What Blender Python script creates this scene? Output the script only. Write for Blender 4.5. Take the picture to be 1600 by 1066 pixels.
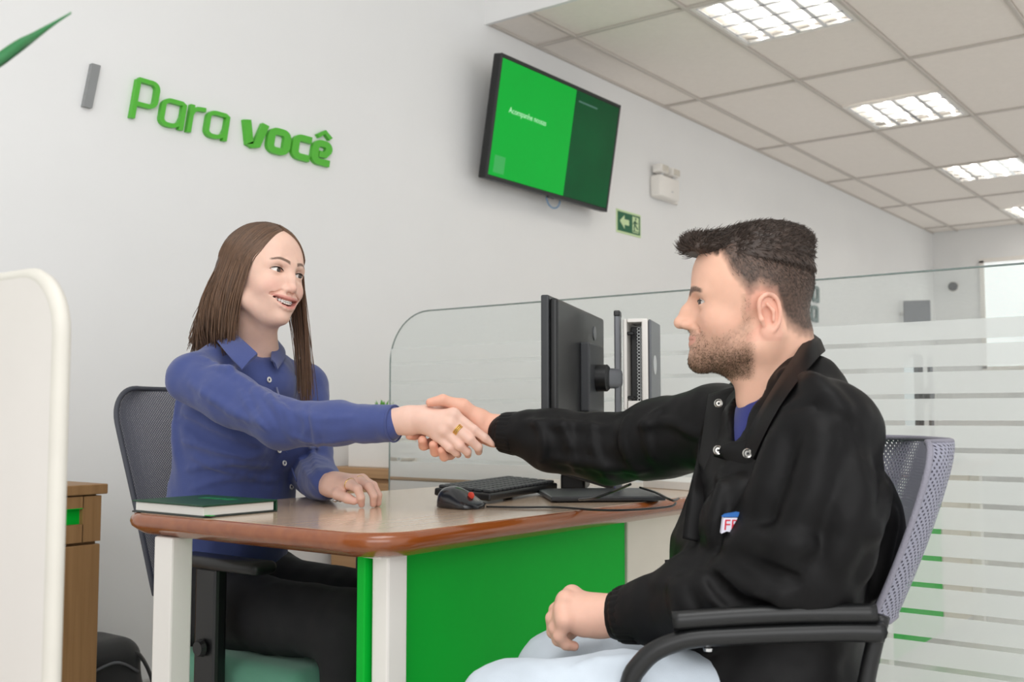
import bpy, bmesh, math, random
import numpy as np
from mathutils import Vector, Matrix

for _o in list(bpy.data.objects):
    bpy.data.objects.remove(_o)
scene = bpy.context.scene
COL = scene.collection
rng = np.random.default_rng(7)
random.seed(7)

# ------------------------------------------------------------------ camera
FPX, YAW, PIT, CAMH = 1670.0, math.radians(37.1), math.radians(4.04), 0.92
CF = np.array([math.cos(PIT) * math.cos(YAW), math.cos(PIT) * math.sin(YAW), math.sin(PIT)])
CR = np.array([math.sin(YAW), -math.cos(YAW), 0.0])
CU = np.cross(CR, CF)
CC = np.array([0.0, 0.0, CAMH])
cam = bpy.data.cameras.new('camera')
cam.sensor_width = 36.0
cam.lens = FPX * 36.0 / 1600.0
cam.clip_start = 0.05
cam.dof.use_dof = True
cam.dof.focus_distance = 1.95
cam.dof.aperture_fstop = 7.0
cam_o = bpy.data.objects.new('camera', cam)
COL.objects.link(cam_o)
cam_o.matrix_world = Matrix(((CR[0], CU[0], -CF[0], 0), (CR[1], CU[1], -CF[1], 0), (CR[2], CU[2], -CF[2], CAMH), (0, 0, 0, 1)))
scene.camera = cam_o

# ------------------------------------------------------------------ light
world = bpy.data.worlds.new('daylight'); scene.world = world
world.use_nodes = True
world.node_tree.nodes['Background'].inputs[0].default_value = (1.0, 1.0, 1.0, 1)
world.node_tree.nodes['Background'].inputs[1].default_value = 0.95

def area_light(name, loc, target, sx, sy, power, color=(1, 1, 1)):
    l = bpy.data.lights.new(name, 'AREA'); l.shape = 'RECTANGLE'
    l.size, l.size_y, l.energy, l.color = sx, sy, power, color
    o = bpy.data.objects.new(name, l); COL.objects.link(o)
    o.location = loc
    d = Vector(target) - Vector(loc)
    o.rotation_euler = d.to_track_quat('-Z', 'Y').to_euler()
    return o
# the shop-front glazing behind the photographer and the lamps of the high ceiling
area_light('shopfront_daylight', (-1.6, -1.4, 2.2), (1.6, 1.4, 0.9), 3.0, 2.0, 46, (1.0, 1.0, 1.0))
area_light('high_ceiling_lamp', (0.5, 0.3, 3.35), (0.5, 0.3, 0.0), 1.6, 1.2, 24, (1.0, 1.0, 1.0))
scene.view_settings.view_transform = 'Standard'
scene.view_settings.look = 'None'
scene.view_settings.exposure = 0.12
scene.view_settings.gamma = 1.0
scene.view_settings.use_curve_mapping = False

# ------------------------------------------------------------------ pixel helpers (a pixel gives only a direction)
def ray(x, y): return CF + CR * ((x - 800.0) / FPX) - CU * ((y - 533.0) / FPX)
def PD(x, y, d): return CC + ray(x, y) * d
def PZ(x, y, z): r = ray(x, y); return CC + r * ((z - CAMH) / r[2])
def PY(x, y, Y): r = ray(x, y); return CC + r * (Y / r[1])
def PX(x, y, X): r = ray(x, y); return CC + r * (X / r[0])
def proj(p):
    v = np.asarray(p, float) - CC; d = v @ CF
    return 800 + FPX * (v @ CR) / d, 533 - FPX * (v @ CU) / d, d

# ------------------------------------------------------------------ materials
MATS = {}
def lin(c):
    c = np.array(c, float) / 255.0
    return tuple(np.where(c <= 0.04045, c / 12.92, ((c + 0.055) / 1.055) ** 2.4))
def mat(name, rgb, rough=0.5, metal=0.0, var=0.04, scale=14.0, bump=0.0, bscale=120.0, emit=0.0, sss=0.0, coat=0.0, spec=0.5, vcol=False, sheen=0.0, stretch=None):
    """principled material: colour with a little procedural mottling and fine relief"""
    if name in MATS: return MATS[name]
    m = bpy.data.materials.new(name); m.use_nodes = True
    nt = m.node_tree; b = nt.nodes['Principled BSDF']
    c = lin(rgb)
    tc = nt.nodes.new('ShaderNodeTexCoord')
    mp = nt.nodes.new('ShaderNodeMapping'); nt.links.new(tc.outputs['Object'], mp.inputs[0])
    if stretch: mp.inputs['Scale'].default_value = stretch
    nz = nt.nodes.new('ShaderNodeTexNoise'); nz.inputs['Scale'].default_value = scale; nz.inputs['Detail'].default_value = 4
    nt.links.new(mp.outputs[0], nz.inputs['Vector'])
    mix = nt.nodes.new('ShaderNodeMix'); mix.data_type = 'RGBA'; mix.blend_type = 'MULTIPLY'
    mix.inputs[0].default_value = 1.0
    rmp = nt.nodes.new('ShaderNodeMapRange')
    rmp.inputs['To Min'].default_value = 1 - var * 2; rmp.inputs['To Max'].default_value = 1 + var * 2
    nt.links.new(nz.outputs['Fac'], rmp.inputs['Value'])
    if vcol:
        at = nt.nodes.new('ShaderNodeAttribute'); at.attribute_name = 'Col'
        nt.links.new(at.outputs['Color'], mix.inputs[6])
    else:
        mix.inputs[6].default_value = (*c, 1)
    nt.links.new(rmp.outputs[0], mix.inputs[7])
    nt.links.new(mix.outputs[2], b.inputs['Base Color'])
    b.inputs['Roughness'].default_value = rough
    b.inputs['Metallic'].default_value = metal
    b.inputs['Specular IOR Level'].default_value = spec
    if coat: b.inputs['Coat Weight'].default_value = coat; b.inputs['Coat Roughness'].default_value = 0.12
    if sheen: b.inputs['Sheen Weight'].default_value = sheen
    if sss:
        b.inputs['Subsurface Weight'].default_value = sss
        b.inputs['Subsurface Radius'].default_value = (0.012, 0.005, 0.003)
        b.inputs['Subsurface Scale'].default_value = 0.5
    if emit:
        nt.links.new(mix.outputs[2], b.inputs['Emission Color']); b.inputs['Emission Strength'].default_value = emit
    if bump:
        n2 = nt.nodes.new('ShaderNodeTexNoise'); n2.inputs['Scale'].default_value = bscale; n2.inputs['Detail'].default_value = 3
        nt.links.new(mp.outputs[0], n2.inputs['Vector'])
        bp = nt.nodes.new('ShaderNodeBump'); bp.inputs['Strength'].default_value = bump; bp.inputs['Distance'].default_value = 0.002
        nt.links.new(n2.outputs['Fac'], bp.inputs['Height']); nt.links.new(bp.outputs[0], b.inputs['Normal'])
    MATS[name] = m
    return m

def wood(name, rgb1, rgb2, rough=0.4, axis=2, scale=9.0, coat=0.0):
    m = bpy.data.materials.new(name); m.use_nodes = True
    nt = m.node_tree; b = nt.nodes['Principled BSDF']
    tc = nt.nodes.new('ShaderNodeTexCoord'); mp = nt.nodes.new('ShaderNodeMapping')
    s = [scale * 8] * 3; s[axis] = scale * 0.35
    mp.inputs['Scale'].default_value = s
    nt.links.new(tc.outputs['Object'], mp.inputs[0])
    nz = nt.nodes.new('ShaderNodeTexNoise'); nz.inputs['Scale'].default_value = 1.0; nz.inputs['Detail'].default_value = 6; nz.inputs['Distortion'].default_value = 0.6
    nt.links.new(mp.outputs[0], nz.inputs['Vector'])
    cr = nt.nodes.new('ShaderNodeValToRGB')
    cr.color_ramp.elements[0].color = (*lin(rgb1), 1); cr.color_ramp.elements[1].color = (*lin(rgb2), 1)
    cr.color_ramp.elements[0].position = 0.3; cr.color_ramp.elements[1].position = 0.72
    nt.links.new(nz.outputs['Fac'], cr.inputs[0]); nt.links.new(cr.outputs[0], b.inputs['Base Color'])
    b.inputs['Roughness'].default_value = rough
    if coat: b.inputs['Coat Weight'].default_value = coat; b.inputs['Coat Roughness'].default_value = 0.1
    MATS[name] = m
    return m

def glass_film(name, tint, clear, rough=0.35, gloss=0.04):
    """thin glass or frosted film: part of the light passes, the rest scatters"""
    m = bpy.data.materials.new(name); m.use_nodes = True
    nt = m.node_tree; nt.nodes.remove(nt.nodes['Principled BSDF']); out = nt.nodes['Material Output']
    tr = nt.nodes.new('ShaderNodeBsdfTransparent'); tr.inputs[0].default_value = (*tint, 1)
    df = nt.nodes.new('ShaderNodeBsdfDiffuse'); df.inputs[0].default_value = (*tint, 1)
    tl = nt.nodes.new('ShaderNodeBsdfTranslucent'); tl.inputs[0].default_value = (*tint, 1)
    nz = nt.nodes.new('ShaderNodeTexNoise'); nz.inputs['Scale'].default_value = 300
    mr = nt.nodes.new('ShaderNodeMapRange'); mr.inputs['To Min'].default_value = clear * 0.96; mr.inputs['To Max'].default_value = min(1, clear * 1.04)
    nt.links.new(nz.outputs['Fac'], mr.inputs['Value'])
    s = nt.nodes.new('ShaderNodeMixShader'); s.inputs[0].default_value = 0.5
    nt.links.new(df.outputs[0], s.inputs[1]); nt.links.new(tl.outputs[0], s.inputs[2])
    s2 = nt.nodes.new('ShaderNodeMixShader'); nt.links.new(mr.outputs[0], s2.inputs[0])
    nt.links.new(s.outputs[0], s2.inputs[1]); nt.links.new(tr.outputs[0], s2.inputs[2])
    gl = nt.nodes.new('ShaderNodeBsdfGlossy'); gl.inputs['Roughness'].default_value = rough
    s3 = nt.nodes.new('ShaderNodeMixShader'); s3.inputs[0].default_value = gloss
    nt.links.new(s2.outputs[0], s3.inputs[1]); nt.links.new(gl.outputs[0], s3.inputs[2])
    nt.links.new(s3.outputs[0], out.inputs[0])
    MATS[name] = m
    return m

def mesh_fabric(name, rgb, scale, hole):
    """woven office-chair mesh with open holes"""
    m = bpy.data.materials.new(name); m.use_nodes = True
    nt = m.node_tree; b = nt.nodes['Principled BSDF']; out = nt.nodes['Material Output']
    b.inputs['Base Color'].default_value = (*lin(rgb), 1); b.inputs['Roughness'].default_value = 0.6
    uv = nt.nodes.new('ShaderNodeUVMap')
    mp = nt.nodes.new('ShaderNodeMapping'); mp.inputs['Scale'].default_value = (scale, scale, scale); mp.inputs['Rotation'].default_value = (0, 0, math.radians(45))
    nt.links.new(uv.outputs[0], mp.inputs[0])
    vo = nt.nodes.new('ShaderNodeTexVoronoi'); vo.inputs['Randomness'].default_value = 0.0; vo.inputs['Scale'].default_value = 1.0
    vo.voronoi_dimensions = '2D'
    nt.links.new(mp.outputs[0], vo.inputs['Vector'])
    lt = nt.nodes.new('ShaderNodeMath'); lt.operation = 'LESS_THAN'; lt.inputs[1].default_value = hole
    nt.links.new(vo.outputs['Distance'], lt.inputs[0])
    tr = nt.nodes.new('ShaderNodeBsdfTransparent')
    s = nt.nodes.new('ShaderNodeMixShader')
    nt.links.new(lt.outputs[0], s.inputs[0]); nt.links.new(b.outputs[0], s.inputs[1]); nt.links.new(tr.outputs[0], s.inputs[2])
    nt.links.new(s.outputs[0], out.inputs[0])
    MATS[name] = m
    return m

# ------------------------------------------------------------------ object helpers
WL = {}
def thing(name, label, cat, loc=(0, 0, 0), group=None):
    o = bpy.data.objects.new(name, None); COL.objects.link(o)
    o.empty_display_size = 0.05
    o.location = loc; WL[o] = np.array(loc, float)
    o['label'] = label; o['category'] = cat
    if group: o['group'] = group
    return o
def tag(o, label=None, cat=None, group=None, kind=None):
    for k, v in (('label', label), ('category', cat), ('group', group), ('kind', kind)):
        if v: o[k] = v
    return o
def add(name, VF, m, parent=None, smooth=False, col=None, uv=None, label=None, kind=None, cat=None, group=None, autosmooth=None, origin=None):
    V, F = VF
    V = np.asarray(V, float)
    if parent is not None: base = WL[parent]
    elif origin is not None: base = np.array(origin, float)
    else:
        lo, hi = V.min(0), V.max(0); base = np.array([(lo[0] + hi[0]) / 2, (lo[1] + hi[1]) / 2, lo[2]])
    me = bpy.data.meshes.new(name)
    if isinstance(F, np.ndarray):
        F = F.tolist()
    me.from_pydata((V - base).tolist(), [], F)
    if smooth:
        me.polygons.foreach_set('use_smooth', [True] * len(me.polygons))
    if col is not None:
        a = me.color_attributes.new('Col', 'FLOAT_COLOR', 'POINT')
        c4 = np.ones((len(V), 4), np.float32); c4[:, :3] = col
        a.data.foreach_set('color', c4.ravel())
    if uv is not None:
        l = me.uv_layers.new(name='UVMap')
        vi = np.zeros(len(me.loops), np.int32); me.loops.foreach_get('vertex_index', vi)
        l.data.foreach_set('uv', np.asarray(uv, np.float32)[vi].ravel())
    me.update()
    o = bpy.data.objects.new(name, me); COL.objects.link(o)
    if m is not None: me.materials.append(m)
    if autosmooth:
        me.set_sharp_from_angle(angle=math.radians(autosmooth))
    if parent is not None:
        o.parent = parent; WL[o] = WL[parent]
    else:
        o.location = base; WL[o] = base
    tag(o, label, cat, group, kind)
    return o
def copy_tree(o, parent=None):
    c = o.copy(); COL.objects.link(c); c.parent = parent
    for ch in o.children: copy_tree(ch, c)
    return c

# ------------------------------------------------------------------ shape helpers: each returns (verts, faces)
def join(*parts):
    V, F, n = [], [], 0
    for v, f in parts:
        v = np.asarray(v, float)
        V.append(v); F += [[i + n for i in q] for q in (f.tolist() if isinstance(f, np.ndarray) else f)]
        n += len(v)
    return np.vstack(V), F
def xf(VF, M=None, t=(0, 0, 0)):
    V = np.asarray(VF[0], float)
    if M is not None: V = V @ np.asarray(M).T
    return V + np.array(t, float), VF[1]
def rot(axis, deg):
    return np.array(Matrix.Rotation(math.radians(deg), 3, axis))
def frame(x, z):
    """columns x', y', z' from an x direction and an approximate z"""
    x = np.array(x, float); x /= np.linalg.norm(x)
    z = np.array(z, float); y = np.cross(z, x); y /= np.linalg.norm(y); z = np.cross(x, y)
    return np.stack([x, y, z], 1)
def box(c, s, M=None):
    h = np.array(s, float) / 2
    V = np.array([[x, y, z] for x in (-1, 1) for y in (-1, 1) for z in (-1, 1)], float) * h
    if M is not None: V = V @ np.asarray(M).T
    return V + np.array(c, float), [[0, 1, 3, 2], [4, 6, 7, 5], [0, 4, 5, 1], [2, 3, 7, 6], [0, 2, 6, 4], [1, 5, 7, 3]]
def rbox(c, s, r=0.005, seg=2, M=None, pick=None):
    bm = bmesh.new(); bmesh.ops.create_cube(bm, size=1.0)
    for v in bm.verts: v.co = Vector((v.co.x * s[0], v.co.y * s[1], v.co.z * s[2]))
    es = [e for e in bm.edges if pick is None or pick((e.verts[0].co + e.verts[1].co) / 2, e)]
    bmesh.ops.bevel(bm, geom=es, offset=r, segments=seg, profile=0.5, affect='EDGES')
    bm.verts.index_update()
    V = np.array([v.co[:] for v in bm.verts]); F = [[v.index for v in f.verts] for f in bm.faces]
    bm.free()
    if M is not None: V = V @ np.asarray(M).T
    return V + np.array(c, float), F
def catmull(P, n=8, closed=False):
    P = np.asarray(P, float); N = len(P); out = []
    rngi = range(N if closed else N - 1)
    for i in rngi:
        g = (lambda j: P[j % N]) if closed else (lambda j: P[min(max(j, 0), N - 1)])
        p0, p1, p2, p3 = g(i - 1), g(i), g(i + 1), g(i + 2)
        for t in np.arange(n) / n:
            out.append(0.5 * ((2 * p1) + (-p0 + p2) * t + (2 * p0 - 5 * p1 + 4 * p2 - p3) * t * t + (-p0 + 3 * p1 - 3 * p2 + p3) * t ** 3))
    if not closed: out.append(P[-1])
    return np.array(out)
def tube(P, r, n=10, caps=True, flat=None, closed=False):
    P = np.asarray(P, float); N = len(P)
    r = np.broadcast_to(np.asarray(r, float), (N,)) if np.ndim(r) <= 1 else r
    T = np.gradient(P, axis=0)
    if closed: T = np.roll(P, -1, 0) - np.roll(P, 1, 0)
    T /= np.linalg.norm(T, axis=1)[:, None] + 1e-12
    a = np.array([0, 0, 1.0]) if abs(T[0][2]) < 0.9 else np.array([1.0, 0, 0])
    u = np.cross(T[0], a); u /= np.linalg.norm(u)
    V = []
    ang = np.arange(n) * 2 * math.pi / n
    for i in range(N):
        u = u - T[i] * (u @ T[i]); u /= np.linalg.norm(u)
        w = np.cross(T[i], u)
        f = flat if flat else 1.0
        V.append(P[i] + r[i] * (np.cos(ang)[:, None] * u + f * np.sin(ang)[:, None] * w))
    V = np.vstack(V); F = []
    for i in range(N if closed else N - 1):
        j = (i + 1) % N
        for k in range(n):
            l = (k + 1) % n
            F.append([i * n + k, i * n + l, j * n + l, j * n + k])
    if caps and not closed:
        F.append(list(range(n))[::-1]); F.append([(N - 1) * n + k for k in range(n)])
    return V, F
def lathe(prof, n=24, M=None, t=(0, 0, 0)):
    prof = np.asarray(prof, float); ang = np.arange(n) * 2 * math.pi / n
    V = np.vstack([np.stack([r * np.cos(ang), r * np.sin(ang), np.full(n, z)], 1) for r, z in prof])
    F = [[i * n + k, i * n + (k + 1) % n, (i + 1) * n + (k + 1) % n, (i + 1) * n + k] for i in range(len(prof) - 1) for k in range(n)]
    F.append(list(range(n))[::-1]); F.append([(len(prof) - 1) * n + k for k in range(n)])
    if M is not None: V = V @ np.asarray(M).T
    return V + np.array(t, float), F
def extrude(poly, o, u, v, w):
    """polygon (2-D, ccw) in the plane o + a u + b v, thickened by vector w"""
    poly = np.asarray(poly, float); o, u, v, w = [np.asarray(k, float) for k in (o, u, v, w)]
    A = o + poly[:, :1] * u + poly[:, 1:] * v; B = A + w; n = len(poly)
    F = [list(range(n))[::-1], [n + i for i in range(n)]]
    F += [[i, (i + 1) % n, n + (i + 1) % n, n + i] for i in range(n)]
    V = np.vstack([A, B])
    if np.dot(np.cross(u, v), w) < 0: F = [q[::-1] for q in F]
    return V, F
def ribbon(P, wid, o, u, v, w, closed=False):
    """stroke of width wid along the 2-D polyline P, thickened by w: one letter stroke"""
    P = np.asarray(P, float); N = len(P)
    T = np.roll(P, -1, 0) - np.roll(P, 1, 0) if closed else np.gradient(P, axis=0)
    T /= np.linalg.norm(T, axis=1)[:, None]
    nrm = np.stack([-T[:, 1], T[:, 0]], 1)
    L, Rr = P + nrm * wid / 2, P - nrm * wid / 2
    o, u, v, w = [np.asarray(k, float) for k in (o, u, v, w)]
    to = lambda q: o + q[:, :1] * u + q[:, 1:] * v
    V = np.vstack([to(L), to(Rr), to(L) + w, to(Rr) + w]); F = []
    for i in range(N if closed else N - 1):
        j = (i + 1) % N
        F += [[i, j, N + j, N + i], [2 * N + i, 3 * N + i, 3 * N + j, 2 * N + j], [i, 2 * N + i, 2 * N + j, j], [N + i, N + j, 3 * N + j, 3 * N + i]]
    if not closed:
        e = N - 1
        F += [[0, N, 3 * N, 2 * N], [e, 2 * N + e, 3 * N + e, N + e]]
    return V, F
def rrect(w, h, r, n=6, cx=0, cy=0):
    r4 = r if hasattr(r, '__len__') else (r,) * 4   # corners: +x+y, -x+y, -x-y, +x-y
    out = []
    for q, (sx, sy) in enumerate(((1, 1), (-1, 1), (-1, -1), (1, -1))):
        rr = max(r4[q], 1e-5)
        for a in np.linspace(0, math.pi / 2, n):
            t = a + q * math.pi / 2
            out.append((cx + sx * (w / 2 - rr) + rr * math.cos(t), cy + sy * (h / 2 - rr) + rr * math.sin(t)))
    return np.array(out)
def text_mesh(s, size, o, u, v, w):
    cu = bpy.data.curves.new('lettering', 'FONT'); cu.body = s; cu.size = size; cu.extrude = 0.5; cu.resolution_u = 3
    to = bpy.data.objects.new('lettering', cu); COL.objects.link(to)
    bpy.context.view_layer.update()
    me = bpy.data.meshes.new_from_object(to.evaluated_get(bpy.context.evaluated_depsgraph_get()))
    V = np.array([p.co[:] for p in me.vertices]); F = [list(p.vertices) for p in me.polygons]
    bpy.data.objects.remove(to); bpy.data.curves.remove(cu); bpy.data.meshes.remove(me)
    o, u, v, w = [np.asarray(k, float) for k in (o, u, v, w)]
    return o + V[:, :1] * u + V[:, 1:2] * v + (V[:, 2:] + 0.5) * w, F

# ================================================================== materials used by the room and furniture
M_WALL = mat('wall_paint', (238, 238, 237), 0.75, var=0.012, scale=3, bump=0.06, bscale=90)
M_CEIL = mat('ceiling_tile', (250, 243, 236), 0.9, var=0.02, scale=40, bump=0.25, bscale=260)
M_TBAR = mat('grid_bar', (205, 198, 190), 0.5, var=0.01)
M_FLOOR = mat('porcelain_floor', (226, 224, 220), 0.25, var=0.03, scale=5)
M_SKIRT = mat('skirting', (196, 196, 194), 0.35)
M_WHITE = mat('white_laminate', (240, 236, 230), 0.4, var=0.01)
M_CREAM = mat('cream_laminate', (224, 216, 202), 0.5, var=0.015)
M_GREEN = mat('green_laminate', (0, 178, 50), 0.5, var=0.015, spec=0.15)
M_SIGN = mat('green_acrylic', (84, 184, 52), 0.35, var=0.015)
M_SIGNG = mat('grey_acrylic', (140, 142, 142), 0.4, var=0.02)
M_SIGND = mat('dark_green_acrylic', (60, 92, 84), 0.4, var=0.02)
M_BLACK = mat('black_plastic', (18, 19, 20), 0.38, var=0.04, scale=60, bump=0.05, bscale=500)
M_DGREY = mat('dark_grey_plastic', (52, 54, 57), 0.4, var=0.04, scale=60, bump=0.05, bscale=500)
M_MGREY = mat('steel_grey_paint', (104, 106, 110), 0.35, metal=0.3)
M_LGREY = mat('light_grey_plastic', (196, 198, 198), 0.4)
M_CHROME = mat('chrome', (220, 222, 225), 0.12, metal=1.0)
M_TOP = wood('desk_laminate', (206, 178, 150), (218, 192, 166), 0.22, axis=0, scale=6, coat=0.5)
M_EDGE = wood('desk_edge', (134, 66, 22), (150, 80, 30), 0.25, axis=0, scale=4, coat=0.6)
M_OAK = wood('oak_laminate', (142, 106, 66), (160, 122, 80), 0.5, axis=2, scale=9)
M_OAKH = wood('oak_laminate_flat', (172, 132, 92), (188, 148, 106), 0.5, axis=1, scale=9)

# ================================================================== the room
YW, XF, ZC, XB = 2.90, 10.5, 2.665, 3.65
fl = add('floor', box((4.25, 0.2, -0.05), (12.9, 5.6, 0.1)), M_FLOOR, kind='structure', label='pale polished porcelain floor')
wb = add('wall_back', box((4.25, YW + 0.06, 1.75), (12.9, 0.12, 3.5)), M_WALL, kind='structure', label='plain white painted wall behind the desk')
wr = add('wall_right', box((XF + 0.06, 0.2, 1.75), (0.12, 5.4, 3.5)), M_WALL, kind='structure', label='far white end wall of the branch')
add('baseboard_back', rbox((4.2, YW - 0.006, 0.06), (12.6, 0.012, 0.12), 0.003), M_SKIRT, kind='structure', label='grey skirting along the white wall')
add('trim_1', box((XB - 0.01, 0.2, 3.03), (0.02, 5.4, 0.74)), M_WALL, kind='structure', label='white fascia where the tiled ceiling drops')
add('ceiling_high', box((0.72, 0.2, 3.45), (5.84, 5.4, 0.1)), M_WALL, kind='structure', label='high white ceiling over the desk')

ce = add('ceiling', box(((XB + XF) / 2, 0.2, ZC + 0.09), (XF - XB, 5.4, 0.1)), M_WALL, kind='structure', label='suspended tiled ceiling')
YL = [2.90, 2.672, 2.108, 1.546, 0.984, 0.422, -0.14, -0.702, -1.264, -1.826]
XL = [XB, 4.02, 5.255, 6.49, 7.725, 8.96, 10.195, XF]
LIGHTS = [4.02, 5.872, 7.725, 9.577]
LW, BAR = 0.6, 0.018
tile_me = {}
def ceil_tile(x0, x1, y0, y1):
    s = (round(x1 - x0 - BAR, 4), round(y1 - y0 - BAR, 4))
    c = np.array([(x0 + x1) / 2, (y0 + y1) / 2, ZC + 0.02])
    if s not in tile_me:
        o = add('ceiling_tile', rbox((0, 0, 0), (s[0], s[1], 0.024), 0.004, 1), M_CEIL, origin=(0, 0, 0))
        tile_me[s] = o.data
    else:
        o = bpy.data.objects.new('ceiling_tile', tile_me[s]); COL.objects.link(o)
    o.parent = ce; o.location = c - WL[ce]
for i in range(len(XL) - 1):
    for j in range(len(YL) - 1):
        x0, x1, y1, y0 = XL[i], XL[i + 1], YL[j], YL[j + 1]
        lights = [l for l in LIGHTS if x0 - 0.02 <= l < x1 - 0.02] if j == 2 else []
        if lights:
            l = lights[0]
            if l - x0 > 0.1: ceil_tile(x0, l, y0, y1)
            if x1 - (l + LW) > 0.1: ceil_tile(l + LW, x1, y0, y1)
        else:
            ceil_tile(x0, x1, y0, y1)
for y in YL[1:]:
    add('grid_bar', rbox(((XB + XF) / 2, y, ZC + 0.006), (XF - XB, BAR, 0.018), 0.002, 1), M_TBAR, ce)
for x in XL[1:-1]:
    add('grid_bar', rbox((x, 0.54, ZC + 0.0065), (BAR, 4.72, 0.018), 0.002, 1), M_TBAR, ce)
for y in (YW - 0.008,):
    add('wall_angle', box(((XB + XF) / 2, y, ZC + 0.004), (XF - XB, 0.016, 0.012)), M_TBAR, ce)

# ---- recessed louvre lights
M_TUBE = mat('fluorescent_tube', (255, 252, 246), 0.4, emit=15.0, var=0.0)
M_LOUV = mat('mirror_louvre', (226, 228, 230), 0.12, metal=1.0, var=0.0)
def louvre_light(x0):
    cx, cy = x0 + LW / 2, (YL[2] + YL[3]) / 2
    wx, wy = LW - BAR, YL[2] - YL[3] - BAR
    t = thing('louvre_light', 'mirrored louvre ceiling light closest to the white fascia', 'ceiling light', (cx, cy, ZC), 'louvre lights in a row along the tiled ceiling')
    e = 0.022
    add('housing', join(box((cx, cy, ZC + 0.036), (wx, wy, 0.004))), M_WHITE, t)
    add('frame', join(*[rbox((cx + sx * (wx - e) / 2, cy, ZC + 0.01), (e, wy, 0.02), 0.003, 1) for sx in (-1, 1)],
                      *[rbox((cx, cy + sy * (wy - e) / 2, ZC + 0.01), (wx - 2 * e, e, 0.02), 0.003, 1) for sy in (-1, 1)]), M_WHITE, t)
    ix, iy = wx - 2 * e, wy - 2 * e
    for k in range(4):
        y = cy - iy / 2 + iy * (k + 0.5) / 4
        add('tube', tube([(cx - ix / 2 + 0.01, y, ZC + 0.026), (cx + ix / 2 - 0.01, y, ZC + 0.026)], 0.0075, 10), M_TUBE, t, smooth=True)
    def fin(a, b):   # a curved wedge louvre blade
        a, b = np.array(a), np.array(b); d = (b - a) / np.linalg.norm(b - a); s = np.cross(d, (0, 0, 1.0))
        pr = [(-0.010, 0.0), (-0.006, 0.004), (-0.002, 0.016), (0.002, 0.016), (0.006, 0.004), (0.010, 0.0)]
        V = np.vstack([p + np.array([s * q[0] + np.array([0, 0, q[1]]) for q in pr]) for p in (a, b)])
        return V, [[0, 1, 2, 3, 4, 5], [11, 10, 9, 8, 7, 6]] + [[i, 6 + i, 6 + (i + 1) % 6, (i + 1) % 6] for i in range(6)]
    for k in range(5):
        y = cy - iy / 2 + iy * k / 4
        add('louvre_blade', fin((cx - ix / 2, y, ZC + 0.002), (cx + ix / 2, y, ZC + 0.002)), M_LOUV, t)
    for k in range(5):
        x = cx - ix / 2 + ix * k / 4
        add('louvre_blade', fin((x, cy - iy / 2, ZC + 0.002), (x, cy + iy / 2, ZC + 0.002)), M_LOUV, t)
    return t
l0 = louvre_light(LIGHTS[0])
for x in LIGHTS[1:]:
    c = copy_tree(l0); c.location = (x + LW / 2, l0.location[1], l0.location[2])
    c['label'] = {1: 'mirrored louvre ceiling light, second from the white fascia', 2: 'mirrored louvre ceiling light, third from the white fascia', 3: 'mirrored louvre ceiling light closest to the far end wall'}[LIGHTS.index(x)]

# ---- far window and small fittings
M_PANE = mat('bright_window', (236, 240, 240), 0.2, emit=0.55, var=0.01)
w1 = add('window_1', join(box((XF - 0.015, 1.5, 2.36), (0.03, 1.96, 0.04)), box((XF - 0.015, 1.5, 1.36), (0.03, 1.96, 0.04)),
                          box((XF - 0.015, 2.46, 1.86), (0.03, 0.04, 1.0)), box((XF - 0.015, 0.54, 1.86), (0.03, 0.04, 1.0))), M_WHITE, kind='structure', label='far bright window in the end wall')
add('window_pane', box((XF - 0.008, 1.5, 1.86), (0.006, 1.9, 0.98)), M_PANE, w1)
cp = np.array([XF, 2.72, 2.14])
t = thing('wall_sensor', 'small black dome camera on the far white wall', 'camera', cp - [0, 0, 0.06])
add('base_plate', lathe([(0.05, 0), (0.05, 0.012), (0.035, 0.02)], 20, rot('Y', -90), cp), M_WHITE, t)
add('dome', lathe([(0.044, 0.018), (0.042, 0.04), (0.03, 0.058), (0.012, 0.066)], 20, rot('Y', -90), cp), M_BLACK, t, smooth=True)
sp = PY(1407, 491, YW)
t = thing('wall_tablet', 'grey flat panel on a swivel arm on the white wall far past the lettering', 'panel', (sp[0], YW - 0.1, sp[2] - 0.12))
add('panel', rbox((sp[0], YW - 0.14, sp[2]), (0.03, 0.22, 0.22), 0.008, 2, rot('Z', 20)), M_MGREY, t)
add('arm', tube([(sp[0], YW - 0.005, sp[2]), (sp[0], YW - 0.13, sp[2])], 0.014, 10), M_WHITE, t)

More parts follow.
